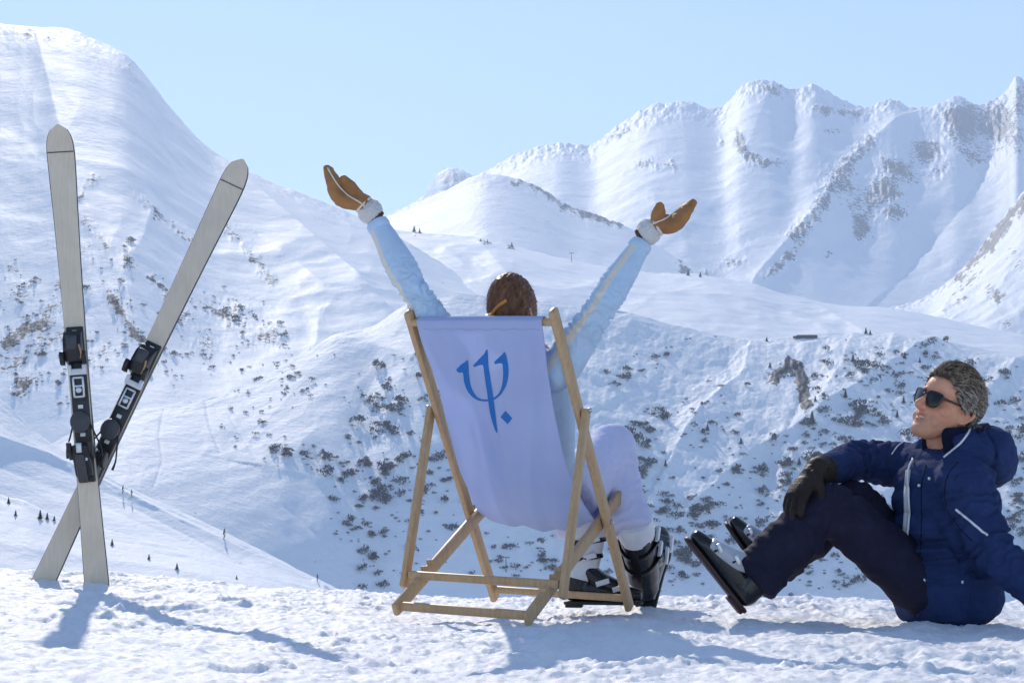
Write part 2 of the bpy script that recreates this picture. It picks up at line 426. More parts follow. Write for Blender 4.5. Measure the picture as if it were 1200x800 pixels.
GZ = ground_z(GX, GY)
gme = mesh_np('snow_ground', np.stack([GX, GY, GZ], -1).reshape(-1, 3), grid_faces(len(ys), len(xs)))
def ground_snow():
    t = NT('trampled snow')
    v = t.coords('Object')
    n1 = t.noise(v, 2.2, 5, .6); n2 = t.noise(v, 38, 7, .7); n3 = t.noise(v, 210, 4, .7)
    c = t.ramp(n1, [(0.3, (0.84, 0.86, 0.89)), (0.7, (0.92, 0.925, 0.935))])
    h = t.math('ADD', n2, t.math('MULTIPLY', n3, 0.35))
    t.set(Base_Color=c, Roughness=0.55, Normal=t.bump(h, 0.55, 0.012))
    t.b.inputs['Specular IOR Level'].default_value = 0.35
    return t.m
M_ground = ground_snow()
tag(link_mesh('snow_ground', gme, M_ground), kind='structure')
def gz(x, y): return float(ground_z(np.array([x]), np.array([y]))[0])
# ================================================================== MODELLING TOOLS
def catmull(arr, n):
    """resample rows of arr smoothly; n points per span"""
    a = np.asarray(arr, dtype=np.float64)
    if len(a) < 3:
        return np.array([a[0] + (a[-1] - a[0]) * t for t in np.linspace(0, 1, n + 1)])
    e = np.vstack([2 * a[0] - a[1], a, 2 * a[-1] - a[-2]])
    out = []
    for i in range(1, len(e) - 2):
        p0, p1, p2, p3 = e[i - 1], e[i], e[i + 1], e[i + 2]
        for t in np.linspace(0, 1, n, endpoint=False):
            out.append(0.5 * (2 * p1 + (p2 - p0) * t + (2 * p0 - 5 * p1 + 4 * p2 - p3) * t * t + (3 * p1 - p0 - 3 * p2 + p3) * t ** 3))
    out.append(a[-1])
    return np.array(out)

class Geo:
    def __init__(self): self.v = []; self.f = []
    def add(self, v, f):
        n = len(self.v)
        self.v += [tuple(x) for x in v]
        self.f += [tuple(i + n for i in q) for q in f]
        return self
    def loft(self, nodes, ref=(0, 0, 1), nseg=20, nb=5, cap=0.6, sq=2.0, smooth=True):
        """tube through nodes (point, half-size along ref side, half-size across)"""
        rows = np.array([[*n[0], n[1], n[2] if len(n) > 2 else n[1]] for n in nodes], dtype=np.float64)
        if smooth: rows = catmull(rows, nb)
        p = rows[:, :3]; a = np.maximum(rows[:, 3], 1e-4); b = np.maximum(rows[:, 4], 1e-4)
        tan = np.gradient(p, axis=0); tan /= np.linalg.norm(tan, axis=1)[:, None]
        if cap > 0:      # rounded ends
            def ends(p0, t0, a0, b0, sgn):
                P_, A_, B_, T_ = [], [], [], []
                for q in (0.35, 0.65, 0.87, 0.985):
                    r = min(a0, b0) * cap
                    P_.append(p0 + sgn * t0 * r * q); k = math.sqrt(max(0, 1 - q * q)); A_.append(a0 * k); B_.append(b0 * k); T_.append(t0)
                return P_, A_, B_, T_
            P0, A0, B0, T0 = ends(p[0], tan[0], a[0], b[0], -1)
            P1, A1, B1, T1 = ends(p[-1], tan[-1], a[-1], b[-1], 1)
            p = np.vstack([np.array(P0[::-1]), p, np.array(P1)]); a = np.concatenate([A0[::-1], a, A1]); b = np.concatenate([B0[::-1], b, B1])
            tan = np.vstack([np.array(T0), tan, np.array(T1)])
        ref = np.asarray(ref, dtype=np.float64)
        th = np.linspace(0, 2 * np.pi, nseg, endpoint=False)
        ct, st = np.cos(th), np.sin(th)
        ct = np.sign(ct) * np.abs(ct) ** (2 / sq); st = np.sign(st) * np.abs(st) ** (2 / sq)
        V = []
        for i in range(len(p)):
            s = ref - tan[i] * ref.dot(tan[i])
            if np.linalg.norm(s) < 1e-4: s = np.array([1., 0, 0]) - tan[i] * tan[i][0]
            s /= np.linalg.norm(s); u = np.cross(tan[i], s)
            V.append(p[i] + np.outer(ct * a[i], s) + np.outer(st * b[i], u))
        V = np.vstack(V); n = len(p); Fc = []
        for i in range(n - 1):
            for j in range(nseg):
                k = (j + 1) % nseg
                Fc.append((i * nseg + j, i * nseg + k, (i + 1) * nseg + k, (i + 1) * nseg + j))
        Fc.append(tuple(range(nseg))[::-1]); Fc.append(tuple((n - 1) * nseg + j for j in range(nseg)))
        return self.add(V, Fc)
    def ball(self, c, r, rot=None, n=14):
        rx, ry, rz = (r, r, r) if np.isscalar(r) else r
        V, Fc = [], []
        for i in range(1, n):
            ph = math.pi * i / n
            for j in range(2 * n):
                t = math.pi * j / n
                V.append(Vector((rx * math.sin(ph) * math.cos(t), ry * math.sin(ph) * math.sin(t), rz * math.cos(ph))))
        V.append(Vector((0, 0, rz))); V.append(Vector((0, 0, -rz)))
        m = 2 * n
        for i in range(n - 2):
            for j in range(m):
                k = (j + 1) % m
                Fc.append((i * m + j, (i + 1) * m + j, (i + 1) * m + k, i * m + k))
        for j in range(m):
            k = (j + 1) % m
            Fc.append((len(V) - 2, j, k)); Fc.append((len(V) - 1, (n - 2) * m + k, (n - 2) * m + j))
        c = Vector(c)
        V = [(rot @ v if rot is not None else v) + c for v in V]
        return self.add(V, Fc)
    def box(self, c, ax, ay, az, bev=0.0, seg=2):
        """box with half-axis vectors, optionally bevelled"""
        c = Vector(c); ax, ay, az = Vector(ax), Vector(ay), Vector(az)
        bm = bmesh.new(); bmesh.ops.create_cube(bm, size=2)
        L = Vector((ax.length, ay.length, az.length))
        for v in bm.verts: v.co = Vector((v.co.x * L.x, v.co.y * L.y, v.co.z * L.z))
        if bev > 0:
            bmesh.ops.bevel(bm, geom=list(bm.edges), offset=min(bev, 0.9 * min(L)), segments=seg, affect='EDGES', profile=0.5)
        X, Y, Z = ax.normalized(), ay.normalized(), az.normalized()
        bm.verts.index_update()
        V = [c + X * v.co.x + Y * v.co.y + Z * v.co.z for v in bm.verts]
        Fc = [tuple(v.index for v in f.verts) for f in bm.faces]
        bm.free()
        return self.add(V, Fc)
    def bar(self, p0, p1, side, w, t, bev=0.004):
        """bar p0-p1: w = full width along side, t = full thickness across"""
        p0, p1 = Vector(p0), Vector(p1); d = (p1 - p0); s = Vector(side); s = (s - d.normalized() * s.dot(d.normalized())).normalized()
        n = d.normalized().cross(s)
        return self.box((p0 + p1) / 2, d / 2, s * w / 2, n * t / 2, bev)
    def prism(self, outline, c, ex, ey, n, depth, bev=0.0):
        """flat outline [(x,y)] in the frame ex,ey, extruded from -depth/2 to depth/2 along n"""
        c, ex, ey, n = Vector(c), Vector(ex), Vector(ey), Vector(n)
        bm = bmesh.new()
        vs = [bm.verts.new(Vector((x, y, -depth / 2))) for x, y in outline]
        f = bm.faces.new(vs)
        r = bmesh.ops.extrude_face_region(bm, geom=[f])
        for g in r['geom']:
            if isinstance(g, bmesh.types.BMVert): g.co.z += depth
        bmesh.ops.recalc_face_normals(bm, faces=bm.faces)
        if bev: bmesh.ops.bevel(bm, geom=[e for e in bm.edges if e.calc_face_angle(0) > 0.5], offset=bev, segments=2, affect='EDGES', profile=0.5)
        bm.verts.index_update()
        V = [c + ex * v.co.x + ey * v.co.y + n * v.co.z for v in bm.verts]
        Fc = [tuple(v.index for v in f.verts) for f in bm.faces]
        bm.free()
        return self.add(V, Fc)
    def mesh(self, name):
        me = mesh_np(name, np.array(self.v), self.f)
        bm = bmesh.new(); bm.from_mesh(me); bmesh.ops.recalc_face_normals(bm, faces=bm.faces); bm.to_mesh(me); bm.free()
        return me
    def build(self, name, mat, parent=None, auto=35):
        me = self.mesh(name)
        o = link_mesh(name, me, mat, parent)
        if auto: me.set_sharp_from_angle(angle=R_(auto))
        return o
    def fused(self, name, voxel, it=6, fac=0.5):
        """one continuous skin round everything added"""
        me = self.mesh(name + ' raw')
        o = bpy.data.objects.new('raw', me); COL.objects.link(o)
        r = o.modifiers.new('r', 'REMESH'); r.mode = 'VOXEL'; r.voxel_size = voxel; r.use_smooth_shade = True
        s = o.modifiers.new('s', 'SMOOTH'); s.factor = fac; s.iterations = it
        dg = bpy.context.evaluated_depsgraph_get(); dg.update()
        out = bpy.data.meshes.new_from_object(o.evaluated_get(dg))
        out.name = name
        bpy.data.objects.remove(o); bpy.data.meshes.remove(me)
        return out

def get_co(me):
    a = np.empty(len(me.vertices) * 3, dtype=np.float32); me.vertices.foreach_get('co', a); return a.reshape(-1, 3).astype(np.float64)
def get_no(me):
    a = np.empty(len(me.vertices) * 3, dtype=np.float32); me.vertices.foreach_get('normal', a); return a.reshape(-1, 3).astype(np.float64)
def set_co(me, c):
    me.vertices.foreach_set('co', c.astype(np.float32).ravel()); me.update()
def displace(me, d):
    set_co(me, get_co(me) + get_no(me) * np.asarray(d)[:, None])
def attr(me, name, val):
    a = me.attributes.new(name, 'FLOAT', 'POINT'); a.data.foreach_set('value', np.asarray(val, dtype=np.float32))
def seg_param(co, p0, p1):
    p0, p1 = np.array(p0), np.array(p1); d = p1 - p0; L = np.linalg.norm(d); d = d / L
    t = (co - p0) @ d
    r = np.linalg.norm(co - p0 - np.outer(t, d), axis=1)
    return t, L, r
def poly_dist(co, pts):
    D = np.full(len(co), 1e9)
    for a, b in zip(pts[:-1], pts[1:]):
        a, b = np.array(a), np.array(b); d = b - a
        t = np.clip(((co - a) @ d) / (d @ d), 0, 1)
        D = np.minimum(D, np.linalg.norm(co - a - np.outer(t, d), axis=1))
    return D
# ================================================================== DECKCHAIR
PSI = R_(26)
CH_F = Vector((math.sin(PSI), math.cos(PSI), 0)); CH_R = Vector((math.cos(PSI), -math.sin(PSI), 0))
CH_O = Vector((-0.158, 5.686, 0.012))
def CH(x, s, z): return CH_O + CH_R * x + CH_F * s + Vector((0, 0, z - 0.042 * x))

def wood_mat(name, c0, c1):
    t = NT(name)
    v = t.coords('Object', (1, 1, 1))
    n0 = t.noise(v, 2.5, 3)
    v2 = t.coords('Object', (60, 60, 9))
    n = t.noise(v2, 1.0, 6, 0.65, 1.2)
    s = t.math('ADD', t.math('MULTIPLY', n, 0.75), t.math('MULTIPLY', n0, 0.25))
    c = t.ramp(s, [(0.3, c0), (0.7, c1)])
    t.set(Base_Color=c, Roughness=0.48, Normal=t.bump(n, 0.25, 0.002))
    return t.m
M_wood = wood_mat('varnished beech', (0.47, 0.275, 0.125), (0.68, 0.445, 0.235))
M_steel = simple_mat('bright steel', (0.55, 0.55, 0.56), 0.3, 1.0)

chair = tag(empty('deckchair', CH(0, 0.3, -0.012)), 'wooden deckchair with pale lilac canvas sling carrying a blue trident emblem', 'deckchair')
SIDE = Vector((CH_R.y * 0, 0, 0))
def rail_bar(name, x, s0, z0, s1, z1, w, t):
    g = Geo(); p0, p1 = CH(x, s0, z0), CH(x, s1, z1)
    d = (p1 - p0).normalized(); sd_ = CH_R.cross(d)
    g.bar(p0, p1, sd_, w, t, 0.009)
    return g.build(name, M_wood, chair)
HW = 0.262
for x in (-HW, HW):
    rail_bar('long_rail', x, 0.762, 0.012, 0.118, 0.992, 0.046, 0.024)
for x in (-HW + 0.027, HW - 0.027):
    r = rail_bar('seat_rail', x, -0.02, 0.012, 0.775, 0.425, 0.046, 0.023)
for x in (-HW - 0.026, HW + 0.026):
    rail_bar('prop_leg', x, 0.135, 0.075, 0.325, 0.685, 0.042, 0.022)
def cross(name, x0, x1, s, z, w, t, up=(0, 0, 1)):
    return Geo().bar(CH(x0, s, z), CH(x1, s, z), up, w, t, 0.006).build(name, M_wood, chair)
cross('crossbar', -HW + 0.02, HW - 0.02, 0.005, 0.026, 0.030, 0.022)
cross('crossbar', -HW - 0.012, HW + 0.012, 0.143, 0.120, 0.028, 0.022)
cross('crossbar', -HW + 0.01, HW - 0.01, 0.735, 0.050, 0.026, 0.020)
Geo().loft([(CH(-HW + .008, 0.132, 0.953), 0.013), (CH(HW - .008, 0.132, 0.953), 0.013)], nseg=14, smooth=False).build('top_rod', M_wood, chair)
Geo().loft([(CH(-HW + .03, 0.755, 0.418), 0.013), (CH(HW - .03, 0.755, 0.418), 0.013)], nseg=14, smooth=False).build('front_rod', M_wood, chair)
for x, s, z in ((-HW - .038, .325, .683), (HW + .038, .325, .683), (-HW - .013, .5657, .3163), (HW + .013, .5657, .3163)):
    g = Geo(); c = CH(x, s, z)
    g.loft([(c - CH_R * 0.004, 0.0085), (c + CH_R * 0.004, 0.0085)], ref=(0, 0, 1), nseg=12, smooth=False, cap=.5)
    g.build('bolt', M_steel, chair)
# metal notches on the seat rails
for x in (-HW + 0.027, HW - 0.027):
    for k in range(4):
        s = 0.10 + 0.04 * k; z = 0.012 + (s + .02) * 0.52 + 0.026
        Geo().box(CH(x, s, z), CH_R * 0.0125, CH_F * 0.006, Vector((0, 0, 0.008)), 0.002).build('notch', M_wood, chair)

# sling
SLING = [(0.150, 0.942), (0.147, 0.962), (0.132, 0.971), (0.116, 0.962), (0.115, 0.940), (0.178, 0.84), (0.232, 0.75), (0.292, 0.63), (0.365, 0.50), (0.425, 0.405), (0.485, 0.335), (0.555, 0.302), (0.63, 0.318), (0.70, 0.365), (0.752, 0.405), (0.768, 0.425), (0.758, 0.434)]
SLING = [(s - (0.012 if 4 < i < 11 else 0), z) for i, (s, z) in enumerate(SLING)]
sp = catmull(SLING, 10)
nx = 60
prof_d = np.concatenate([[0], np.cumsum(np.linalg.norm(np.diff(sp, axis=0), axis=1))])
tt = prof_d / prof_d[-1]
sv = []
for i, (s, z) in enumerate(sp):
    t = tt[i]
    hw = 0.226 - 0.024 * math.sin(math.pi * min(1, t / 0.8)) ** 2
    tg = sp[min(i + 1, len(sp) - 1)] - sp[max(i - 1, 0)]; tg = tg / np.linalg.norm(tg)
    nrm = np.array([tg[1], -tg[0]])      # out of the sitter's back: towards -s and down
    for j in range(nx + 1):
        q = -1 + 2 * j / nx
        press = math.exp(-((t - 0.62) / 0.22) ** 2) * 0.034 * (1 - q * q)
        press += 0.010 * math.exp(-((t - 0.2) / 0.12) ** 2) * (1 - q * q)
        env = float(sstep(0.05, 0.16, t) * sstep(1.0, 0.9, t))
        wr = 2.6 * env * (0.0045 * float(fbm(np.array([q * 2.2 + t * 2.5]), np.array([t * 1.6 - q * .6]), 2, 81)[0])
                    + 0.0035 * math.exp(-((q + .55 - (t - .3) * 1.1) / .13) ** 2) * math.exp(-((t - .45) / .2) ** 2)
                    - 0.003 * math.exp(-((q + .30 - (t - .3) * .8) / .10) ** 2) * math.exp(-((t - .42) / .18) ** 2)
                    + 0.0012 * math.sin(q * 26 + t * 9) * math.exp(-((t - .12) / .06) ** 2))
        d = (-press + wr * -1)
        n2 = -nrm if nrm[0] > 0 else nrm
        lift = q ** 4 * math.exp(-((t - .68) / .13) ** 2)
        sv.append(CH(q * (hw - .012 * lift) * (1 + 0.01 * math.sin(t * 19)), s + n2[0] * (press + wr) + .012 * lift, z + n2[1] * (press + wr) + .040 * lift))
sme = mesh_np('fabric_sling', np.array(sv), grid_faces(len(sp), nx + 1))
def sling_mat():
    t = NT('lilac canvas')
    v = t.coords('Object')
    w1 = t.noise(t.coords('Object', (900, 900, 200)), 1, 2); w2 = t.noise(t.coords('Object', (200, 200, 900)), 1, 2)
    n = t.noise(v, 5, 4)
    c = t.ramp(n, [(0.3, (0.56, 0.625, 0.89)), (0.7, (0.62, 0.685, 0.925))])
    h = t.math('ADD', w1, w2)
    nr = t.bump(h, 0.15, 0.001)
    t.set(Base_Color=c, Roughness=0.85, Normal=nr)
    t.b.inputs['Specular IOR Level'].default_value = 0.15
    tr = t.n('ShaderNodeBsdfTranslucent'); t.l(c, tr.inputs['Color'])
    mx = t.n('ShaderNodeMixShader'); mx.inputs[0].default_value = 0.30
    out = t.t.nodes['Material Output']
    t.l(t.b.outputs[0], mx.inputs[1]); t.l(tr.outputs[0], mx.inputs[2]); t.l(mx.outputs[0], out.inputs['Surface'])
    return t.m
sling = link_mesh('fabric_sling', sme, sling_mat(), chair)
sol = sling.modifiers.new('thickness', 'SOLIDIFY'); sol.thickness = 0.0016; sol.offset = 0

# hem stitching line across the top and the two side hems
def sling_point(px, py):
    return None
from mathutils.bvhtree import BVHTree
bvh = BVHTree.FromPolygons([tuple(v) for v in sv], [tuple(f) for f in grid_faces(len(sp), nx + 1).tolist()])
CAM = Vector((0, 0, CAM_H))
def on_sling(px, py, off=0.0022):
    d = (P(px, py, 5.0) - CAM).normalized()
    h = bvh.ray_cast(CAM, d)
    if h[0] is None: return None
    n = h[1] if h[1].dot(d) < 0 else -h[1]
    return h[0] + n * off
M_logo = simple_mat('blue print', (0.015, 0.16, 0.50), 0.75, var=0.08, bump=0)
def zl(pts): return [(520 + x / 6.4, 395 + y / 6.4) for x, y in pts]
LOGO = [zl([(95, 240), (130, 205), (160, 185), (185, 172), (190, 260), (197, 330), (215, 390), (245, 440), (285, 462), (334, 465), (335, 478), (285, 477), (240, 462), (200, 430), (170, 385), (152, 330), (145, 268), (130, 262), (112, 264), (97, 248)]),
        zl([(222, 210), (270, 160), (305, 125), (330, 88), (337, 200), (350, 300), (366, 400), (376, 470), (385, 540), (397, 640), (405, 715), (385, 690), (365, 630), (347, 560), (335, 478), (325, 400), (312, 320), (303, 240), (295, 206), (262, 210), (232, 222)]),
        zl([(380, 183), (420, 145), (440, 128), (460, 110), (478, 170), (487, 240), (482, 310), (465, 370), (435, 420), (405, 450), (376, 468), (374, 455), (400, 435), (425, 400), (440, 350), (447, 290), (445, 230), (440, 197), (415, 193), (388, 200)]),
        zl([(428, 597), (462, 550), (515, 605), (480, 650)])]
bm = bmesh.new()
for pl in LOGO:
    arr = np.array(pl + [pl[0]])
    if len(pl) > 5: arr = catmull(arr, 2)
    arr = arr[:-1]
    vs = [bm.verts.new((x, y, 0)) for x, y in arr]
    es = [bm.edges.new((vs[i], vs[(i + 1) % len(vs)])) for i in range(len(vs))]
    bmesh.ops.triangle_fill(bm, edges=es, use_beauty=True, use_dissolve=False)
bmesh.ops.subdivide_edges(bm, edges=list(bm.edges), cuts=3, use_grid_fill=True)
bmesh.ops.triangulate(bm, faces=list(bm.faces))
for v in bm.verts:
    q = on_sling(v.co.x, v.co.y)
    v.co = q if q else Vector((0, 0, -5))
bmesh.ops.recalc_face_normals(bm, faces=bm.faces)
lm = bpy.data.meshes.new('emblem'); bm.to_mesh(lm); bm.free()
link_mesh('emblem', lm, M_logo, sling)
M_thread = simple_mat('sling hem', (0.50, 0.50, 0.72), 0.9, var=.05, bump=0)
g = Geo()
for y in (386,):
    pts = [on_sling(x, y + 0.6 * math.sin(x * .3), 0.0018) for x in np.linspace(497, 640, 40)]
    g.loft([(p, 0.0012) for p in pts if p], nseg=6, nb=1, smooth=False)
g.build('hem_stitching', M_thread, sling)
# ================================================================== SKIS
def ski_top_mat():
    t = NT('brushed beige ski topsheet')
    v = t.coords('Object')
    st = t.noise(t.coords('Object', (160, 160, 10)), 1.0, 5, .6)
    n = t.noise(v, 9, 5, .6); sc_ = t.noise(t.coords('Object', (300, 300, 24)), 1.0, 3, .7)
    s = t.math('ADD', t.math('MULTIPLY', st, .5), t.math('MULTIPLY', n, .5))
    c = t.ramp(s, [(0.3, (0.62, 0.51, 0.38)), (0.7, (0.79, 0.67, 0.52))])
    t.set(Base_Color=c, Roughness=0.42, Metallic=0.05, Normal=t.bump(sc_, .12, .001))
    return t.m
M_ski = ski_top_mat()
M_edge = simple_mat('dark ski sidewall', (0.06, 0.055, 0.06), 0.35, 0.4)
M_bk = simple_mat('black binding plastic', (0.012, 0.012, 0.014), 0.38, var=.3, bump=.15)
M_bk2 = simple_mat('dark grey binding plastic', (0.05, 0.05, 0.055), 0.45, var=.3, bump=.15)
M_whp = simple_mat('white binding plastic', (0.72, 0.72, 0.74), 0.4)
M_slv = simple_mat('satin aluminium', (0.55, 0.55, 0.58), 0.32, 1.0)
M_gold = simple_mat('bronze lever', (0.42, 0.26, 0.13), 0.35, 0.7)

def make_ski(label, tail, tip, yaw, wl):
    """tail, tip: points on the snow and at the top; bindings face the camera"""
    tail, tip = Vector(tail), Vector(tip)
    d = (tip - tail); L = d.length; d.normalize()
    n = Vector((math.sin(yaw), -math.cos(yaw), 0.0)); n = (n - d * n.dot(d)).normalized()
    w = d.cross(n).normalized()
    if w.x < 0: w = -w
    root = tag(empty('ski', tail), label, 'ski', 'pair of skis stuck in the snow')
    T = lambda a, b, c: tail + d * (a * L) + w * b + n * c
    # board
    N = 90; rows = []
    for i in range(N + 1):
        a = -0.05 + 1.05 * i / N
        hw = float(smooth_interp(a, [(-0.05, .0455), (0.0, .0450), (0.15, .0405), (0.40, .0365), (0.62, .0390), (0.80, .0445), (0.90, .0490), (0.94, .0500), (0.97, .0475)])) * wl
        if a > 0.955: hw *= math.sqrt(max(0.0, 1 - ((a - 0.955) / 0.0452) ** 2))
        up = 0.22 * max(0, a - 0.90) ** 1.6 * L * 1.6 + 0.01 * (1 - (2 * a - 1) ** 2) 
        th = 0.006 + 0.010 * math.exp(-((a - .42) / .25) ** 2)
        rows.append((a, hw, up, th))
    def strip(idx_off, top):
        V = []
        for a, hw, up, th in rows:
            for q in (-1, -0.5, 0, 0.5, 1): V.append(T(a, q * hw * (0.94 if top else 1.0), up + (th + 0.0006 if top else 0)))
        return V
    # core with sidewalls
    V = []; 
    for a, hw, up, th in rows:
        V += [T(a, -hw, up), T(a, hw, up), T(a, hw, up + th * .6), T(a, hw * .94, up + th), T(a, -hw * .94, up + th), T(a, -hw, up + th * .6)]
    Fc = []
    for i in range(N):
        for j in range(6):
            k = (j + 1) % 6
            Fc.append((i * 6 + j, i * 6 + k, i * 6 + 6 + k, i * 6 + 6 + j))
    Fc.append((0, 1, 2, 3, 4, 5)); Fc.append(tuple(N * 6 + j for j in range(6))[::-1])
    board = Geo().add(V, Fc).build('board', M_edge, root)
    ts = mesh_np('topsheet', np.array([v for v in strip(0, True)]), grid_faces(N + 1, 5))
    link_mesh('topsheet', ts, M_ski, board)
    # line and darker tip panel
    i0 = [i for i, r in enumerate(rows) if r[0] > 0.938][0]
    a, hw, up, th = rows[i0]
    Geo().bar(T(a, -hw * .93, up + th + .002), T(a, hw * .93, up + th + .002), d, .0035, .0015, 0).build('tip_seam', M_bk2, board)
    # binding plate
    b0, b1 = 0.232, 0.567
    hz = 0.016 + 0.010
    def bx(g, a, b, c, la, lb, lc, bev=.004):   # box in ski space, half sizes (metres); a is a fraction of the length
        return g.box(T(a, b, c), d * la, w * lb, n * lc, bev)
    g = Geo(); bx(g, (b0 + b1) / 2, 0, hz, (b1 - b0) / 2 * L, .030, .008); bx(g, .45, 0, hz + .006, .07, .022, .006)
    plate = g.build('binding_plate', M_bk, root)
    for a in (b1 - .012, b0 + .03, .395, .335):
        g = Geo(); bx(g, a, 0, hz + .010, .007, .009, .003, .002); g.build('screw_cover', M_whp, plate)
    # upper (toe) unit
    g = Geo(); a = 0.520
    g.prism([(-.055, .0), (-.045, .042), (-.005, .058), (.035, .050), (.062, .020), (.066, .0)], T(a, -.006, hz), d, n, w, .066, .006)
    g.prism([(-.060, .03), (-.058, .058), (-.030, .070), (-.010, .066), (-.012, .048)], T(a, -.044, hz), d, n, w, .016, .003)
    g.prism([(-.060, .03), (-.058, .058), (-.030, .070), (-.010, .066), (-.012, .048)], T(a, .034, hz), d, n, w, .016, .003)
    toe = g.build('toe_piece', M_bk, root)
    g = Geo(); bx(g, a + .012, -.006, hz + .056, .026, .020, .008, .006); g.build('toe_cover', M_bk2, toe)
    g = Geo(); g.loft([(T(a - .022, .022, hz + .055), .004), (T(a - .010, .026, hz + .066), .004), (T(a + .006, .020, hz + .066), .004)], nseg=8); g.build('lever', M_gold, toe)
    g = Geo(); bx(g, a - .050, 0, hz + .018, .011, .033, .011, .005); bx(g, a - .043, -.026, hz + .022, .014, .007, .011, .004); bx(g, a - .043, .026, hz + .022, .014, .007, .011, .004); g.build('toe_wing', M_whp, toe)
    # silver adjusting frame between the units
    g = Geo(); a = 0.437
    for sgn in (-1, 1): bx(g, a, sgn * .017, hz + .016, .036, .004, .004, .002)
    for k in (-.034, 0.004, .034): bx(g, a + k / L, 0, hz + .016, .004, .018, .004, .002)
    g.loft([(T(a - .006, 0, hz + .014), .011), (T(a - .006, 0, hz + .022), .011)], ref=w, nseg=14, smooth=False, cap=.2)
    g.build('adjusting_frame', M_slv, root)
    # brake pad
    g = Geo(); a = 0.362
    g.prism([(.040 * math.cos(t) * 1.0, .035 * math.sin(t)) for t in np.linspace(0, 2 * math.pi, 18, endpoint=False)], T(a, -.004, hz + .026), d, w, n, .016, .004)
    pad = g.build('brake_pad', M_bk2, root)
    for sgn in (-1, 1):
        g = Geo(); g.loft([(T(a, sgn * .028, hz + .018), .0032), (T(a - .03, sgn * .045, hz + .012), .0032), (T(a - .055, sgn * .060, hz + .010), .0032), (T(a - .075, sgn * .062, hz + .004), .005)], nseg=8)
        g.build('brake_arm', M_bk, pad)
    # lower (heel) unit
    g = Geo(); a = 0.287
    g.prism([(-.075, .0), (-.070, .028), (-.030, .048), (.010, .072), (.040, .078), (.046, .060), (.030, .030), (.036, .0)], T(a, -.004, hz), d, n, w, .062, .006)
    for sgn in (-1, 1):
        g.prism([(-.010, .040), (.020, .085), (.055, .088), (.052, .066), (.028, .034)], T(a, -.004 + sgn * .038, hz), d, n, w, .016, .003)
    heel = g.build('heel_piece', M_bk, root)
    g = Geo(); g.prism([(-.095, .030), (-.085, .046), (-.020, .066), (.010, .078), (.010, .064), (-.040, .044)], T(a, -.008, hz), d, n, w, .034, .005); g.build('heel_lever', M_bk2, heel)
    g = Geo(); bx(g, a + .020, -.006, hz + .082, .018, .010, .005, .003); bx(g, a + .001, .014, hz + .058, .016, .004, .006, .002); g.build('release_window', M_slv, heel)
    return root
make_ski('upright beige ski leaning slightly left, planted in snow in front of its crossed partner', P(114, 689, 6.50), P(69, 147, 6.42), R_(4), 1.0)
make_ski('beige ski leaning far right, crossing behind the upright ski in the snow', P(50, 684, 6.58), P(286, 188, 6.56), R_(-6), 0.98)
# ================================================================== PEOPLE: materials
def skin_mat(name, c0, c1, lip=None):
    t = NT(name)
    v = t.coords('Object')
    n = t.noise(v, 28, 5, .6)
    c = t.ramp(n, [(0.3, c0), (0.7, c1)])
    at = t.n('ShaderNodeAttribute'); at.attribute_name = 'lip'
    c = t.mix(at.outputs['Fac'], c, lip or (0.42, 0.16, 0.13))
    at2 = t.n('ShaderNodeAttribute'); at2.attribute_name = 'stubble'
    c = t.mix(t.math('MULTIPLY', at2.outputs['Fac'], 0.22), c, (0.20, 0.13, 0.11))
    at3 = t.n('ShaderNodeAttribute'); at3.attribute_name = 'blush'
    c = t.mix(t.math('MULTIPLY', at3.outputs['Fac'], 0.5), c, (0.62, 0.17, 0.12))
    f = t.noise(v, 400, 3)
    t.set(Base_Color=c, Roughness=0.55, Normal=t.bump(f, .12, .001))
    t.b.inputs['Specular IOR Level'].default_value = 0.3
    t.b.inputs['Subsurface Weight'].default_value = 0.15
    t.b.inputs['Subsurface Radius'].default_value = (0.012, 0.005, 0.003)
    t.b.inputs['Subsurface Scale'].default_value = 0.6
    return t.m
def cloth_mat(name, col, rough=0.75, scale=500, var=.12, sheen=0.05, bump=.25, band=None, bandcol=(1, 1, 1), fold=0.0):
    t = NT(name)
    v = t.coords('Object')
    n = t.noise(v, 14, 5, .6); f = t.noise(v, scale, 3, .6)
    c = t.ramp(n, [(0.25, tuple(x * (1 - var) for x in col)), (0.75, tuple(min(1, x * (1 + var)) for x in col))])
    if band:
        at = t.n('ShaderNodeAttribute'); at.attribute_name = band
        k = t.ramp(at.outputs['Fac'], [(0.47, (0, 0, 0)), (0.53, (1, 1, 1))])
        c = t.mix(k, c, bandcol)
    nr = t.bump(f, bump, .0012)
    if fold:
        fn = t.noise(t.coords('Object', (1, 1, 1.6)), 16, 5, .55, 1.6)
        nr = t.bump(fn, fold, .022, nr)
    t.set(Base_Color=c, Roughness=rough, Normal=nr)
    t.b.inputs['Sheen Weight'].default_value = sheen
    t.b.inputs['Specular IOR Level'].default_value = 0.05
    return t.m
def hair_mat(name, stops, scale=60):
    t = NT(name)
    v = t.coords('Object', (scale, scale, scale * .35))
    n = t.noise(v, 1.0, 6, .7)
    t.set(Base_Color=t.ramp(n, stops), Roughness=0.5)
    t.b.inputs['Specular IOR Level'].default_value = 0.35
    return t.m

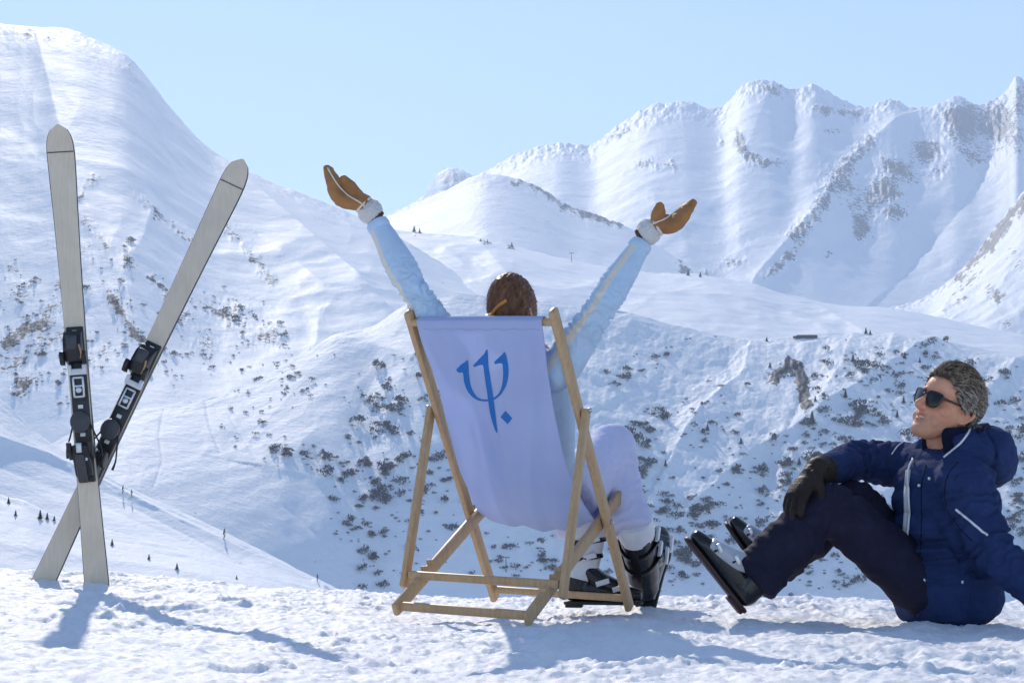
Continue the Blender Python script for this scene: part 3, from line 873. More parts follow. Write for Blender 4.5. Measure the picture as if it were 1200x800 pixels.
def head_geo(g, fr, sc_=1.0, male=True):
    """head in the frame fr(x forward, y to its left, z up from the chin); rows of the skull and face"""
    rows = [(0.000, .082, .040, .020), (.008, .092, .024, .030), (.022, .096, .004, .042), (.038, .0915, -.018, .051), (.052, .0895, -.038, .0575), (.066, .0925, -.054, .062),
            (.080, .0930, -.070, .0655), (.095, .0905, -.078, .068), (.112, .0870, -.085, .0705), (.124, .0850, -.090, .0725), (.138, .0935, -.094, .0745), (.155, .0945, -.097, .0760),
            (.175, .0900, -.096, .0755), (.195, .0780, -.088, .0705), (.212, .0570, -.072, .0590), (.225, .0290, -.045, .0420), (.234, -.0000, -.018, .0180)]
    R = catmull(np.array(rows), 4); n = 40
    V = []; Fc = []
    for z, xf, xb, hw in R:
        cx = (xf * .42 + xb * .58)
        for j in range(n):
            t = 2 * math.pi * j / n
            c, s = math.cos(t), math.sin(t)
            x = cx + (xf - cx) * (abs(c) ** .86) if c > 0 else cx + (xb - cx) * (abs(c) ** .95)
            y = hw * math.copysign(abs(s) ** (0.90), s)
            V.append(fr(x * sc_, y * sc_, z * sc_))
    m = len(R)
    for i in range(m - 1):
        for j in range(n):
            k = (j + 1) % n
            Fc.append((i * n + j, i * n + k, (i + 1) * n + k, (i + 1) * n + j))
    Fc.append(tuple(range(n))[::-1]); Fc.append(tuple((m - 1) * n + j for j in range(n)))
    g.add(V, Fc)
    f = lambda *a: fr(*[q * sc_ for q in a])
    up = fr(0, 0, 1) - fr(0, 0, 0); lf = fr(0, 1, 0) - fr(0, 0, 0)
    # nose: bridge, tip and wings
    g.loft([(f(.086, 0, .132), .011 * sc_, .010 * sc_), (f(.096, 0, .116), .010 * sc_, .011 * sc_), (f(.110, 0, .101), .0120 * sc_, .012 * sc_), (f(.117, 0, .091), .0140 * sc_, .0115 * sc_), (f(.101, 0, .083), .012 * sc_, .009 * sc_)], ref=lf, nseg=14)
    for s in (-1, 1):
        g.ball(f(.097, s * .0125, .0875), .0095 * sc_, n=8)
        # cheek bones, brow, corners of the mouth
        g.ball(f(.048, s * .040, .097), (.030 * sc_, .0255 * sc_, .024 * sc_), n=10)
        g.loft([(f(.090, s * .010, .139), .006 * sc_), (f(.087, s * .032, .144), .0075 * sc_), (f(.070, s * .052, .140), .006 * sc_)], ref=up, nseg=8)
        g.ball(f(.060, s * .030, .060), (.026 * sc_, .024 * sc_, .026 * sc_), n=10)
        # ear: a rim, a lobe and an inner hollow
        e = [(-.002, .072, .132), (-.016, .078, .140), (-.030, .082, .132), (-.034, .083, .116), (-.026, .080, .100), (-.012, .075, .086), (-.004, .071, .084)]
        g.loft([(f(x, s * y, z), .0050 * sc_, .0062 * sc_) for x, y, z in e], ref=lf, nseg=10, nb=4)
        g.loft([(f(-.006, s * .068, .124), .006 * sc_, .012 * sc_), (f(-.018, s * .072, .110), .005 * sc_, .013 * sc_), (f(-.008, s * .068, .094), .005 * sc_, .009 * sc_)], ref=lf, nseg=10)
    # lips, parted in a smile, and the chin
    g.loft([(f(.0735, -.033, .0690), .0030 * sc_), (f(.0905, -.012, .0665), .0035 * sc_), (f(.0920, 0, .0655), .0035 * sc_), (f(.0905, .012, .0665), .0035 * sc_), (f(.0735, .033, .0690), .0030 * sc_)], ref=up, nseg=8)
    g.loft([(f(.0730, -.032, .0650), .0030 * sc_), (f(.0880, -.014, .0520), .0040 * sc_), (f(.0895, 0, .0500), .0042 * sc_), (f(.0880, .014, .0520), .0040 * sc_), (f(.0730, .032, .0650), .0030 * sc_)], ref=up, nseg=8)
    g.ball(f(.078, 0, .018), (.017 * sc_, .022 * sc_, .016 * sc_), n=8)

def glove(name, wrist, palm_dir, across, back, size, curls, spread, thumb_dir, thumb_curl, mat, parent, cuff=None, voxel=.0032, thick=1.0, elbow=None):
    """gloved hand: wrist point, direction of the palm, direction from little finger to index, direction of the back of the hand"""
    d = Vector(palm_dir).normalized(); b = Vector(back); b = (b - d * b.dot(d)).normalized(); a = d.cross(b)
    if a.dot(Vector(across)) < 0: a = -a
    S = size
    g = Geo()
    Wp = Vector(wrist)
    g.loft([(Wp - d * .03 * S, .034 * S * thick, .026 * S * thick), (Wp, .034 * S, .024 * S), (Wp + d * .035 * S, .042 * S, .022 * S), (Wp + d * .075 * S, .046 * S, .020 * S), (Wp + d * .098 * S, .043 * S, .016 * S)], ref=a, nseg=18, cap=.7)
    if elbow is not None:
        fd = (Wp - Vector(elbow)).normalized()
        g.loft([(Wp - fd * .085, .048 * S, .046 * S), (Wp - fd * .045, .043 * S, .040 * S), (Wp - fd * .008, .037 * S, .031 * S), (Wp + d * .030, .040 * S, .023 * S)], ref=a, nseg=20, cap=.3)
    lens = [.078, .088, .082, .066]; offs = [.032, .011, -.011, -.031]
    for i in range(4):
        p = Wp + d * (.085 - .008 * abs(i - 1.2)) * S + a * offs[i] * S
        dirv = (d + a * spread * (1.5 - i) / 1.5).normalized()
        nodes = [(p - dirv * .02 * S, .0115 * S * thick)]
        ang = 0
        for k, fr_ in enumerate((.42, .32, .26)):
            nodes.append((p, (.0118 - .0008 * k) * S * thick))
            ang += curls[i][k] if isinstance(curls[i], (tuple, list)) else curls[i]
            dv = dirv * math.cos(ang) - b * math.sin(ang)
            p = p + dv * lens[i] * fr_ * S
        nodes.append((p, .0092 * S * thick))
        g.loft(nodes, ref=a, nseg=12, nb=4, cap=.9)
    td = Vector(thumb_dir).normalized()
    p = Wp + d * .022 * S + a * .026 * S
    nodes = [(p - td * .015 * S, .015 * S), (p + td * .012 * S, .0165 * S * thick), (p + td * .045 * S, .0135 * S * thick)]
    t2 = (td + (d * .5 - b * .5) * thumb_curl).normalized()
    nodes += [(p + td * .045 * S + t2 * .022 * S, .0125 * S * thick), (p + td * .045 * S + t2 * .038 * S, .0095 * S * thick)]
    g.loft(nodes, ref=a, nseg=12, nb=4, cap=.9)
    me = g.fused(name, voxel, 4)
    co = get_co(me)
    displace(me, .0012 * fbm(co[:, 0] / .02 + co[:, 1] / .03, co[:, 2] / .02, 3, 5))
    return link_mesh(name, me, mat, parent)

M_bootk = simple_mat('black ski boot shell', (0.014, 0.014, 0.016), 0.25, var=.25, bump=.1)
M_bootg = simple_mat('silver grey ski boot shell', (0.50, 0.51, 0.54), 0.3, var=.1, bump=.1)
M_bootw = simple_mat('white ski boot cuff', (0.74, 0.74, 0.76), 0.32, var=.06, bump=.1)
M_sole = simple_mat('dark red boot sole', (0.032, 0.008, 0.008), 0.5, var=.2)
M_solek = simple_mat('black boot sole', (0.02, 0.02, 0.02), 0.55, var=.2)

def ski_boot(parent, heel, toe_dir, up, left, mats, shaft_lean=0.32, size=1.0, label=None, covered=False, m_liner=None):
    """ski boot: heel point on the sole, direction heel to toe, upright of the sole, sideways"""
    x = Vector(toe_dir).normalized(); u = Vector(up); u = (u - x * u.dot(x)).normalized(); y = u.cross(x)
    H = Vector(heel); S = size
    p = lambda a, b, c: H + (x * a + y * b + u * c) * S
    m_low, m_mid, m_cuff, m_sole, m_buckle = mats
    g = Geo()
    g.loft([(p(.012, 0, .045), .036 * S, .030 * S), (p(.06, 0, .055), .040 * S, .042 * S), (p(.13, 0, .056), .045 * S, .044 * S), (p(.20, 0, .048), .050 * S, .036 * S), (p(.255, 0, .042), .044 * S, .028 * S), (p(.288, 0, .038), .028 * S, .020 * S)], ref=y, nseg=22, cap=.6, sq=2.6)
    g.loft([(p(.040, 0, .05), .044 * S, .045 * S), (p(.052, 0, .12), .045 * S, .056 * S), (p(.07, 0, .17), .048 * S, .060 * S)], ref=y, nseg=22, cap=.4, sq=2.4)
    me = g.fused('ski_boot', .0045, 3)
    b = link_mesh('ski_boot', me, m_low, parent)
    if label: b['label'] = label
    ol = [(-.010, .028), (.0, .036), (.06, .038), (.13, .040), (.20, .049), (.26, .046), (.290, .032), (.302, .012)]
    ol = ol + [(q, -r) for q, r in ol[::-1]]
    Geo().prism([(q * S, r * S) for q, r in ol], p(0, 0, .008), x, y, u, .014 * S, .004).build('sole', m_sole, b)
    Geo().box(p(.030, 0, -.004), x * .034 * S, y * .033 * S, u * .006, .004).build('heel_pad', m_sole, b)
    Geo().loft([(p(.085, 0, .135), .051 * S, .036 * S), (p(.125, 0, .098), .0555 * S, .040 * S), (p(.170, 0, .076), .0575 * S, .037 * S), (p(.205, 0, .064), .0580 * S, .033 * S), (p(.232, 0, .058), .0555 * S, .027 * S)], ref=y, nseg=18, cap=.5).build('toe_plate', m_mid, b)
    ln = shaft_lean
    if covered: Geo().loft([(p(.048, 0, .105), .050 * S, .064 * S), (p(.062, 0, .16), .050 * S, .058 * S), (p(.062 + ln * .05, 0, .20), .045 * S, .05 * S)], ref=y, nseg=24, cap=.12, sq=2.3).build('cuff', m_cuff, b)
    else: Geo().loft([(p(.048, 0, .105), .050 * S, .064 * S), (p(.062, 0, .16), .052 * S, .068 * S), (p(.062 + ln * .09, 0, .235), .054 * S, .066 * S), (p(.062 + ln * .16, 0, .305), .056 * S, .066 * S)], ref=y, nseg=24, cap=.12, sq=2.3).build('cuff', m_cuff, b)
    if not covered: Geo().loft([(p(.062 + ln * .13, 0, .278), .057 * S, .068 * S), (p(.062 + ln * .15, 0, .31), .058 * S, .069 * S), (p(.062 + ln * .185, 0, .345), .056 * S, .066 * S)], ref=y, nseg=24, cap=.2).build('liner', m_liner or m_low, b)
    for a, c, hw, top in ((.215, .066, .048, .022), (.150, .088, .047, .030)) if covered else ((.215, .066, .048, .022), (.150, .088, .047, .030), (.115, .185, .055, 0), (.140, .250, .057, 0)):
        g = Geo()
        if top:
            arc = [(p(a - .01 * math.cos(t), (hw + .004) * math.sin(t), c - .022 + (top + .022) * math.cos(t)), .0045 * S, .010 * S) for t in np.linspace(-1.45, 1.45, 9)]
        else:
            cx = .062 + ln * (c - .145)
            arc = [(p(cx + .071 * math.cos(t), .058 * math.sin(t), c + .012 * math.cos(t)), .0045 * S, .012 * S) for t in np.linspace(-2.9, 2.9, 19)]
        g.loft(arc, ref=(x + u * .3), nseg=8, nb=2, cap=.3)
        g.build('buckle_strap', m_low if m_cuff is not m_low else m_mid, b)
        for sg in (-1, 1):
            g = Geo()
            yy = (hw + .010 if top else .060) * sg; xx = a - .004 if top else .062 + ln * (c - .145) + .025
            bs = .62 if covered else 1.0
            g.box(p(xx, yy, c + (.002 if top else .006)), (x * .026 + u * .008) * S * bs, (u * .010 - x * .003) * S * bs, y * .005 * S, .0015)
            g.build('buckle', m_buckle, b)
    return b
# ================================================================== WOMAN IN THE DECKCHAIR
M_knit = cloth_mat('pale blue ski jacket', (0.54, 0.68, 0.83), 0.72, 300, .10, 0, .2, band='stripe', bandcol=(0.80, 0.74, 0.64), fold=0.0)
M_white = cloth_mat('white ski trousers', (0.66, 0.66, 0.86), 0.7, 400, .05, .05, .2, fold=.2)
M_mitten = cloth_mat('brown leather mitten', (0.40, 0.19, 0.075), 0.55, 200, .25, .05, .3, fold=.12)
M_fleece = cloth_mat('cream fleece', (0.70, 0.66, 0.62), 0.95, 160, .12, .5, 1.0)
M_dkbrown = cloth_mat('dark brown knit', (0.13, 0.065, 0.035), 0.9, 200, .2)
M_pipe = simple_mat('cream piping', (0.80, 0.72, 0.58), 0.7, var=.05, bump=0)
M_skinw = skin_mat('fair skin', (0.55, 0.32, 0.23), (0.63, 0.39, 0.29))
M_hairw = hair_mat('auburn hair', [(0.25, (0.035, 0.014, 0.007)), (0.5, (0.14, 0.056, 0.024)), (0.8, (0.34, 0.16, 0.065))], 90)

wom = tag(empty('person', CH(0, .5, 0)), 'person in pale blue jacket and white trousers sitting in deckchair with both arms raised', 'person')
W_ = CH
hips = W_(0, .57, .42); belly = W_(0, .50, .50); chest = W_(0.015, .405, .72); neck = W_(.03, .315, .90)
headc = P(601, 359, 5.93)
shR, elR, wrR = P(655, 432, 5.86), P(703, 362, 5.80), P(751, 286, 5.84)
shL, elL, wrL = P(541, 425, 5.99), P(484, 338, 5.93), P(442, 262, 5.97)
hipR, knR, anR = W_(.11, .58, .40), P(717, 528, 6.34), P(739, 618, 6.28)
hipL, knL, anL = W_(-.09, .60, .40), P(678, 556, 6.50), P(676, 626, 6.40)
# head frame: looks away from the camera, tipped back
hf = (CH_F * .93 + Vector((0, 0, .36))).normalized(); hl = Vector((0, 0, 1)).cross(hf).normalized(); hu = hf.cross(hl).normalized()
hc0 = headc - hu * .125 - hf * .0
HW_ = lambda x, y, z: hc0 + hf * x + hl * y + hu * z
g = Geo(); head_geo(g, HW_, .93)
g.loft([(HW_(-.02, 0, .06), .052), (neck + Vector((0, 0, .04)), .050), (neck - Vector((0, 0, .04)), .062)], ref=CH_R, nseg=20)
g.loft([(neck - Vector((0, 0, .02)), .13, .06), (chest, .15, .085), (belly, .125, .085), (hips, .15, .09)], ref=CH_R, nseg=24)
for s, e, w_ in ((shR, elR, wrR), (shL, elL, wrL)):
    g.loft([(chest + (neck - chest) * .55, .05), (s, .047), ((s + e) / 2, .042), (e, .036), ((e + w_) / 2, .033), (w_, .026), (w_ + (w_ - e).normalized() * .03, .026)], nseg=16)
for h_, k, a in ((hipR, knR, anR), (hipL, knL, anL)):
    g.loft([(h_, .08), ((h_ + k) / 2, .070), (k, .055), ((k + a) / 2, .05), (a - (a - k) * .35, .034)], nseg=16)
me = g.fused('body', .006, 5)
attr(me, 'lip', np.zeros(len(me.vertices))); attr(me, 'stubble', np.zeros(len(me.vertices)))
link_mesh('body', me, M_skinw, wom)

# jacket with sleeves
g = Geo()
upv = Vector((0, 0, 1))
g.loft([(neck - Vector((0, 0, .015)), .10, .06), (neck - Vector((0, 0, .07)), .18, .085), (chest, .190, .112), (belly, .165, .110), (hips + CH_F * .02, .175, .108)], ref=CH_R, nseg=28, cap=.3)
g.loft([(neck + Vector((0, 0, .015)), .06), (neck - Vector((0, 0, .05)), .075)], ref=CH_R, nseg=20, cap=.2)
def sleeve(s, e, w_, k=1.0):
    root_ = chest + (neck - chest) * .45
    dw = (w_ - e).normalized()
    g.loft([(root_ + (s - root_) * .35, .085), (s, .080 * k), (s + (e - s) * .35, .074 * k), (s + (e - s) * .72, .066 * k), (e, .058 * k), (e + (w_ - e) * .3, .054), (e + (w_ - e) * .65, .045), (w_ - dw * .012, .036), (w_, .035)], ref=(0, 1, 0), nseg=24, cap=.15)
sleeve(shR, elR, wrR, .85); sleeve(shL, elL, wrL, .80)
me = g.fused('jacket', .0055, 6)
co = get_co(me)
d = .0012 * fbm(co[:, 0] / .07 + co[:, 1] / .1, co[:, 2] / .06, 3, 21)
stripe = np.zeros(len(co))
for s, e, w_, side in ((shR, elR, wrR, Vector((-.55, -1, .1))), (shL, elL, wrL, Vector((-.9, -.45, 0)))):
    for p0, p1, amp in ((s, e, .0045), (e, w_, .003)):
        t, L, r = seg_param(co, p0, p1)
        inr = (t > -.02) & (t < L + .01) & (r < .12)
        ph = t / .034 + 1.2 * fbm(co[:, 0] / .05, co[:, 2] / .05, 2, 25)
        d = d + np.where(inr, amp * np.sin(ph * 2 * np.pi) * np.exp(-((t - L * (.85 if amp > .004 else .06)) / (.10)) ** 2), 0)
    line = [s + side.normalized() * .055, e + side.normalized() * .045, w_ + side.normalized() * .03]
    axis_d = np.zeros(len(co))
    for p0, p1 in ((s, e), (e, w_)):
        t, L, r = seg_param(co, p0, p1)
        ax = np.array((p1 - p0).normalized()); rel = co - np.array(p0) - np.outer(t, ax)
        sdv = np.array(side); sdv = sdv - ax * (sdv @ ax); sdv /= np.linalg.norm(sdv)
        cr = np.cross(ax, sdv)
        off = np.abs(rel @ cr); front = (rel @ sdv) > 0
        inr = (t > -.10 if p0 is s else t > 0) & (t < L + .02) & (r < .12) & front
        stripe = np.maximum(stripe, np.where(inr, np.clip(1.0 - off / .026, 0, 1), 0))
displace(me, d)
attr(me, 'stripe', stripe)
jk = link_mesh('jacket', me, M_knit, wom)
for w_, e in ((wrR, elR), (wrL, elL)):
    dv = (w_ - e).normalized()
    Geo().loft([(w_ - dv * .022, .0375), (w_ - dv * .010, .0395), (w_ + dv * .004, .037)], nseg=24, cap=.2).build('sleeve_cuff', M_knit, jk)

# mittens: palm and fingers in one pocket, thumb apart
def mitten(wrist, tip, thumb, thick_dir, bend):
    wv = Vector(wrist); d = (Vector(tip) - wv); L = d.length; d.normalize()
    n = Vector(thick_dir); n = (n - d * n.dot(d)).normalized(); a = d.cross(n)
    td = Vector(thumb) - (wv + d * .035)
    m = (wv + Vector(tip)) / 2 + bend
    g = Geo()
    g.loft([(wv - d * .005, .030, .034), (wv + d * .045, .030, .044), (m, .027, .049), (m + (Vector(tip) - m) * .55, .022, .044), (Vector(tip), .011, .020)], ref=n, nseg=22, cap=.7)
    # finger ends showing through the leather
    for q in (-.026, -.009, .009, .026):
        g.loft([(m + a * q * .9, .013), (m + (Vector(tip) - m) * .55 + a * q, .0115), (Vector(tip) - d * abs(q) * .5 + a * q * .72, .0085)], ref=n, nseg=12, cap=.9)
    tb = wv + d * .03
    g.loft([(tb, .022), (tb + td * .35, .024), (tb + td * .72, .022), (tb + td * 1.0, .015)], ref=n, nseg=18, cap=.8)
    me = g.fused('mitten', .0032, 3)
    co = get_co(me)
    displace(me, .0018 * fbm(co[:, 0] / .03 + co[:, 1] / .05, co[:, 2] / .025, 3, 33))
    mt = link_mesh('mitten', me, M_mitten, wom)
    Geo().loft([(wv - d * .034, .030, .031), (wv - d * .018, .029, .033)], ref=n, nseg=22, cap=.2).build('inner_cuff', M_dkbrown, mt)
    fl = Geo().loft([(wv - d * .020, .036, .043), (wv - d * .008, .041, .047), (wv + d * .010, .041, .048), (wv + d * .020, .035, .044)], ref=n, nseg=40, nb=8, cap=.3).fused('fleece_cuff', .003, 1)
    c2 = get_co(fl); displace(fl, .0028 * fbm(c2[:, 0] / .008 + c2[:, 1] / .009, c2[:, 2] / .008, 3, 35))
    link_mesh('fleece_cuff', fl, M_fleece, mt)
    Geo().loft([(wv + d * .028, .0335, .0415), (wv + d * .0335, .0335, .0425)], ref=n, nseg=24, cap=.2).build('wrist_band', M_pipe, mt)
    return mt, wv, d, n, a, m
def on_surface(me_obj, pts, frm, off=.001):
    me = me_obj.data
    bv = BVHTree.FromPolygons([v.co.copy() for v in me.vertices], [tuple(p.vertices) for p in me.polygons])
    out = []
    for p in pts:
        dd = (p - frm).normalized(); h = bv.ray_cast(frm, dd)
        if h[0] is not None: out.append(h[0] - dd * off)
    return out
def cumn(d_, p0, p1): return [p0 + (p1 - p0) * t for t in np.linspace(0, 1, 14)]
mL = mitten(P(434, 248, 5.97), P(383, 196, 5.95), P(401, 208, 5.94), Vector((.68, -.35, .60)), P(400, 232, 5.96) - P(408.5, 222, 5.96))
mR = mitten(P(760, 272, 5.84), P(813, 236, 5.82), P(775, 240, 5.80), Vector((-.52, -.35, .78)), P(790, 262, 5.83) - P(786.5, 254, 5.83))
def piping(m, px, Y):
    pts = [P(x, y, Y) for x, y in catmull(np.array(px, dtype=float), 6)]
    q = on_surface(m, pts, Vector((0, 0, CAM_H)), .0012)
    if len(q) > 3: Geo().loft([(v, .0026) for v in q], nseg=8, nb=2, cap=.5).build('piping', M_pipe, m)
piping(mL[0], [(384, 197), (389, 206), (397, 218), (408, 229), (420, 236), (427, 241)], 5.95)
piping(mR[0], [(758, 268), (766, 262), (778, 257), (786, 252), (797, 243)], 5.82)

# hair: cap, loose strands and a low bun
def strands(parent, roots, steps, width, name, mat, seed=0):
    """roots: (point, normal, direction, length, bend) -> thin tapering locks"""
    V, Fc = [], []
    for (p, n, dr, L, bend) in roots:
        sdir = dr.cross(n)
        if sdir.length < 1e-5: continue
        sdir.normalize()
        base = len(V)
        for k in range(steps + 1):
            t = k / steps
            q = p + dr * (L * t) + n * (bend * L * math.sin(t * 2.2) * .6) 
            wd = width * (1 - .85 * t * t)
            V += [q - sdir * wd, q + n * wd * .5, q + sdir * wd]
        for k in range(steps):
            i = base + 3 * k
            Fc += [(i, i + 1, i + 4, i + 3), (i + 1, i + 2, i + 5, i + 4)]
    me = mesh_np(name, np.array([tuple(v) for v in V]), Fc)
    return link_mesh(name, me, mat, parent)
g = Geo()
hcen = HW_(-.008, 0, .128)
rot = Matrix((hf, hl, hu)).transposed()
g.ball(hcen, (.098, .080, .112), rot, 16)
g.ball(HW_(-.062, 0, .085), (.050, .066, .060), rot, 12)
g.ball(HW_(-.110, .024, .094), (.040, .050, .040), rot, 12)          # bun
hm = g.fused('hair', .004, 4)
co = get_co(hm)
rel = np.array([rot.transposed() @ (Vector(c) - hcen) for c in co])
ang = np.arctan2(rel[:, 1], rel[:, 2])
displace(hm, .0012 * np.sin(ang * 34 + 5 * fbm(rel[:, 0] / .05, rel[:, 1] / .05, 2, 3)) + .002 * fbm(rel[:, 0] / .02, rel[:, 1] / .01 + rel[:, 2] / .02, 3, 4))
hair = link_mesh('hair', hm, M_hairw, wom)
rnd = random.Random(5)
roots = []
no = get_no(hm); co = get_co(hm)
for _ in range(1500):
    i = rnd.randrange(len(co)); p = Vector(co[i]); n = Vector(no[i])
    tgt = HW_(-.11, .02, .075)
    dr = (tgt - p); dr = dr - n * dr.dot(n)
    if dr.length < .01: continue
    dr = (dr.normalized() + Vector((rnd.uniform(-.2, .2), rnd.uniform(-.2, .2), rnd.uniform(-.2, .2)))).normalized()
    roots.append((p, n, dr, rnd.uniform(.02, .045), rnd.uniform(-.35, -.02)))
strands(hair, roots, 4, .0008, 'loose_strand', M_hairw)['kind'] = 'stuff'
M_tie = simple_mat('amber hair clip', (0.55, 0.22, 0.04), 0.25)
cq = on_surface(hair, [P(x, y, 5.9) for x, y in ((574, 372), (579, 364), (586, 357), (593, 352))], Vector((0, 0, CAM_H)), .004)
if len(cq) > 2: Geo().loft([(v, .0085 - .0018 * i, .006) for i, v in enumerate(cq)], ref=(0, 1, 0), nseg=12).build('hair_clip', M_tie, hair)

# trousers
g = Geo()
g.loft([(hips + CH_F * .03, .18, .105), (hips + CH_F * .10, .175, .10)], ref=CH_R, nseg=24, cap=.5)
for h_, k, a, kk in ((hipR, knR, anR, 1.0), (hipL, knL, anL, .95)):
    g.loft([(h_, .105), (h_ + (k - h_) * .5, .098), (k - (k - h_).normalized() * .03, .090), (k, .084), (k + (a - k) * .4, .078), (k + (a - k) * .6, .076), (a - (a - k) * .14, .080), (a - (a - k) * .02, .081)], ref=CH_R, nseg=26, cap=.2)
g.ball(knR + Vector((0, 0, .012)), .087, n=12)
me = g.fused('trousers', .006, 9)
co = get_co(me)
d = .004 * fbm(co[:, 0] / .06 + co[:, 1] / .08, co[:, 2] / .07, 3, 41)
for k, a in ((knR, anR), (knL, anL)):
    t, L, r = seg_param(co, k, a)
    d = d + np.where((r < .13) & (t > .02), .0018 * np.sin(t / .045 * 6.28 + 3 * fbm(co[:, 0] / .06, co[:, 2] / .06, 2, 43)) * np.clip(t / .1, 0, 1), 0)
displace(me, d)
link_mesh('trousers', me, M_white, wom)
bm_ = (M_bootk, M_bootk, M_bootw, M_solek, M_slv)
sh = (knR - anR).normalized()
ski_boot(wom, P(757, 711, 6.52), Vector((.22, .60, .77)), Vector((-.20, -.72, .60)), None, (M_bootk, M_bootk, M_bootk, M_solek, M_bootw), .12, 1.12, 'black boot, heel on the snow and toe up', m_liner=M_bootw)
ski_boot(wom, P(664, 708, 6.38), Vector((.86, -.10, .0)), Vector((-.03, 0, 1)), None, (M_bootk, M_bootk, M_bootw, M_solek, M_bootw), .20, .90, 'black boot with white cuff, flat on the snow, toe to the right', m_liner=M_bootw)
# ================================================================== MAN SITTING ON THE SNOW
M_navy = cloth_mat('navy quilted jacket', (0.028, 0.046, 0.125), 0.8, 260, .22, 0, .3, fold=.45)
M_navy2 = cloth_mat('dark navy lining', (0.010, 0.013, 0.032), 0.8, 260, .2)
M_trous = cloth_mat('dark navy ski trousers', (0.026, 0.0235, 0.044), 0.7, 300, .22, 0, .3, fold=.28)
M_glove = cloth_mat('dark brown leather glove', (0.040, 0.030, 0.026), 0.45, 220, .3, 0, .3, fold=.15)
M_grey = cloth_mat('pale grey fleece', (0.60, 0.60, 0.60), 0.95, 150, .1, .4, .8)
M_wpipe = simple_mat('white piping', (0.80, 0.80, 0.82), 0.6, var=.04, bump=0)
M_skinm = skin_mat('tanned skin', (0.74, 0.32, 0.18), (0.83, 0.42, 0.26), (0.40, 0.12, 0.10))
def man_hair():
    t = NT('greying brown hair')
    n = t.noise(t.coords('Object', (70, 70, 40)), 1.0, 6, .7)
    tn = t.n('ShaderNodeAttribute'); tn.attribute_name = 'tone'
    n = t.math('ADD', t.math('MULTIPLY', n, .8), t.math('MULTIPLY', tn.outputs['Fac'], .24))
    br = t.ramp(n, [(0.3, (0.018, 0.011, 0.007)), (0.48, (0.085, 0.053, 0.034)), (0.68, (0.34, 0.25, 0.17))])
    gr = t.ramp(n, [(0.3, (0.045, 0.036, 0.028)), (0.48, (0.19, 0.155, 0.12)), (0.68, (0.52, 0.46, 0.39))])
    sx = t.n('ShaderNodeSeparateXYZ'); t.l(t.coords('Object'), sx.inputs[0])
    mr = t.n('ShaderNodeMapRange'); mr.inputs[1].default_value = .695; mr.inputs[2].default_value = .775
    t.l(sx.outputs[2], mr.inputs[0])
    t.set(Base_Color=t.mix(mr.outputs[0], gr, br), Roughness=.6)
    t.b.inputs['Specular IOR Level'].default_value = 0.25
    return t.m
M_hairm = man_hair()
M_glass = simple_mat('dark sunglass lens', (0.012, 0.009, 0.008), 0.06, var=0, bump=0)
M_frame = simple_mat('tortoiseshell frame', (0.035, 0.016, 0.008), 0.2, var=.4)
M_tooth = simple_mat('teeth', (0.80, 0.77, 0.70), 0.3, var=0, bump=0)
M_snap = simple_mat('white snap button', (0.82, 0.82, 0.84), 0.3, var=0, bump=0)

TH = R_(24)
mf = Vector((-math.cos(TH), -math.sin(TH), 0)); ml = Vector((math.sin(TH), -math.cos(TH), 0))      # forward, his left
pel = P(1112, 690, 5.82); bel = P(1112, 640, 5.82); che = P(1106, 582, 5.82); nk = P(1120, 524, 5.82)
sL, eL, wL = P(1131, 568, 5.64), P(1162, 642, 5.54), P(1230, 712, 5.40)
sR, eR, wR = P(1066, 546, 6.02), P(1006, 538, 6.10), P(953, 554, 5.77)
hL, kL, aL = P(1106, 706, 5.80), P(972, 594, 5.77), P(882, 676, 5.73)
hR, kR, aR = P(1098, 702, 5.94), P(1000, 588, 5.97), P(908, 656, 6.02)
man = tag(empty('person', (pel.x, pel.y, 0)), 'person in navy hooded jacket and dark sunglasses sitting on the snow, knees drawn up', 'person')

# head: turned a little to the camera, chin lifted
hy, hp = R_(33), R_(16)
h0 = Vector((-math.cos(hy), -math.sin(hy), 0))
hf = (h0 * math.cos(hp) + Vector((0, 0, 1)) * math.sin(hp)).normalized()
hl = Vector((0, 0, 1)).cross(h0).normalized(); hl = (hl + Vector((0, 0, -.30))).normalized()
hu = hf.cross(hl).normalized(); hl = hu.cross(hf).normalized()
HS = 1.05
hcen_m = P(1113, 475, 5.80)                # middle of the skull
h_org = hcen_m - hu * .125 * HS - hf * (-.004)
HM = lambda x, y, z: h_org + hf * x + hl * y + hu * z
HMs = lambda x, y, z: HM(x * HS, y * HS, z * HS)
g = Geo(); head_geo(g, HM, HS)
g.loft([(HMs(-.030, 0, .07), .060, .062), (HMs(-.038, 0, .02), .058, .060), (nk + Vector((0, 0, -.02)), .062, .064), (nk + Vector((0, 0, -.08)), .085, .075)], ref=hl, nseg=22)
g.loft([(nk - Vector((0, 0, .05)), .15, .07), (che, .155, .10), (bel, .14, .10), (pel, .15, .11)], ref=ml, nseg=24)
for s, e, w_ in ((sL, eL, wL), (sR, eR, wR)):
    g.loft([(che + (nk - che) * .6, .055), (s, .052), ((s + e) / 2, .045), (e, .038), ((e + w_) / 2, .036), (w_ - (w_ - e) * .08, .022)], nseg=16)
for h_, k, a in ((hL, kL, aL), (hR, kR, aR)):
    g.loft([(h_, .085), ((h_ + k) / 2, .072), (k, .055), ((k + a) / 2, .050), (a - (a - k) * .2, .032)], nseg=16)
me = g.fused('body', .0034, 3)
co = get_co(me)
rl = np.array([[*(Vector(c) - h_org)] for c in co]) if False else None
rel = co - np.array(h_org)
lx, ly, lz = rel @ np.array(hf) / HS, rel @ np.array(hl) / HS, rel @ np.array(hu) / HS
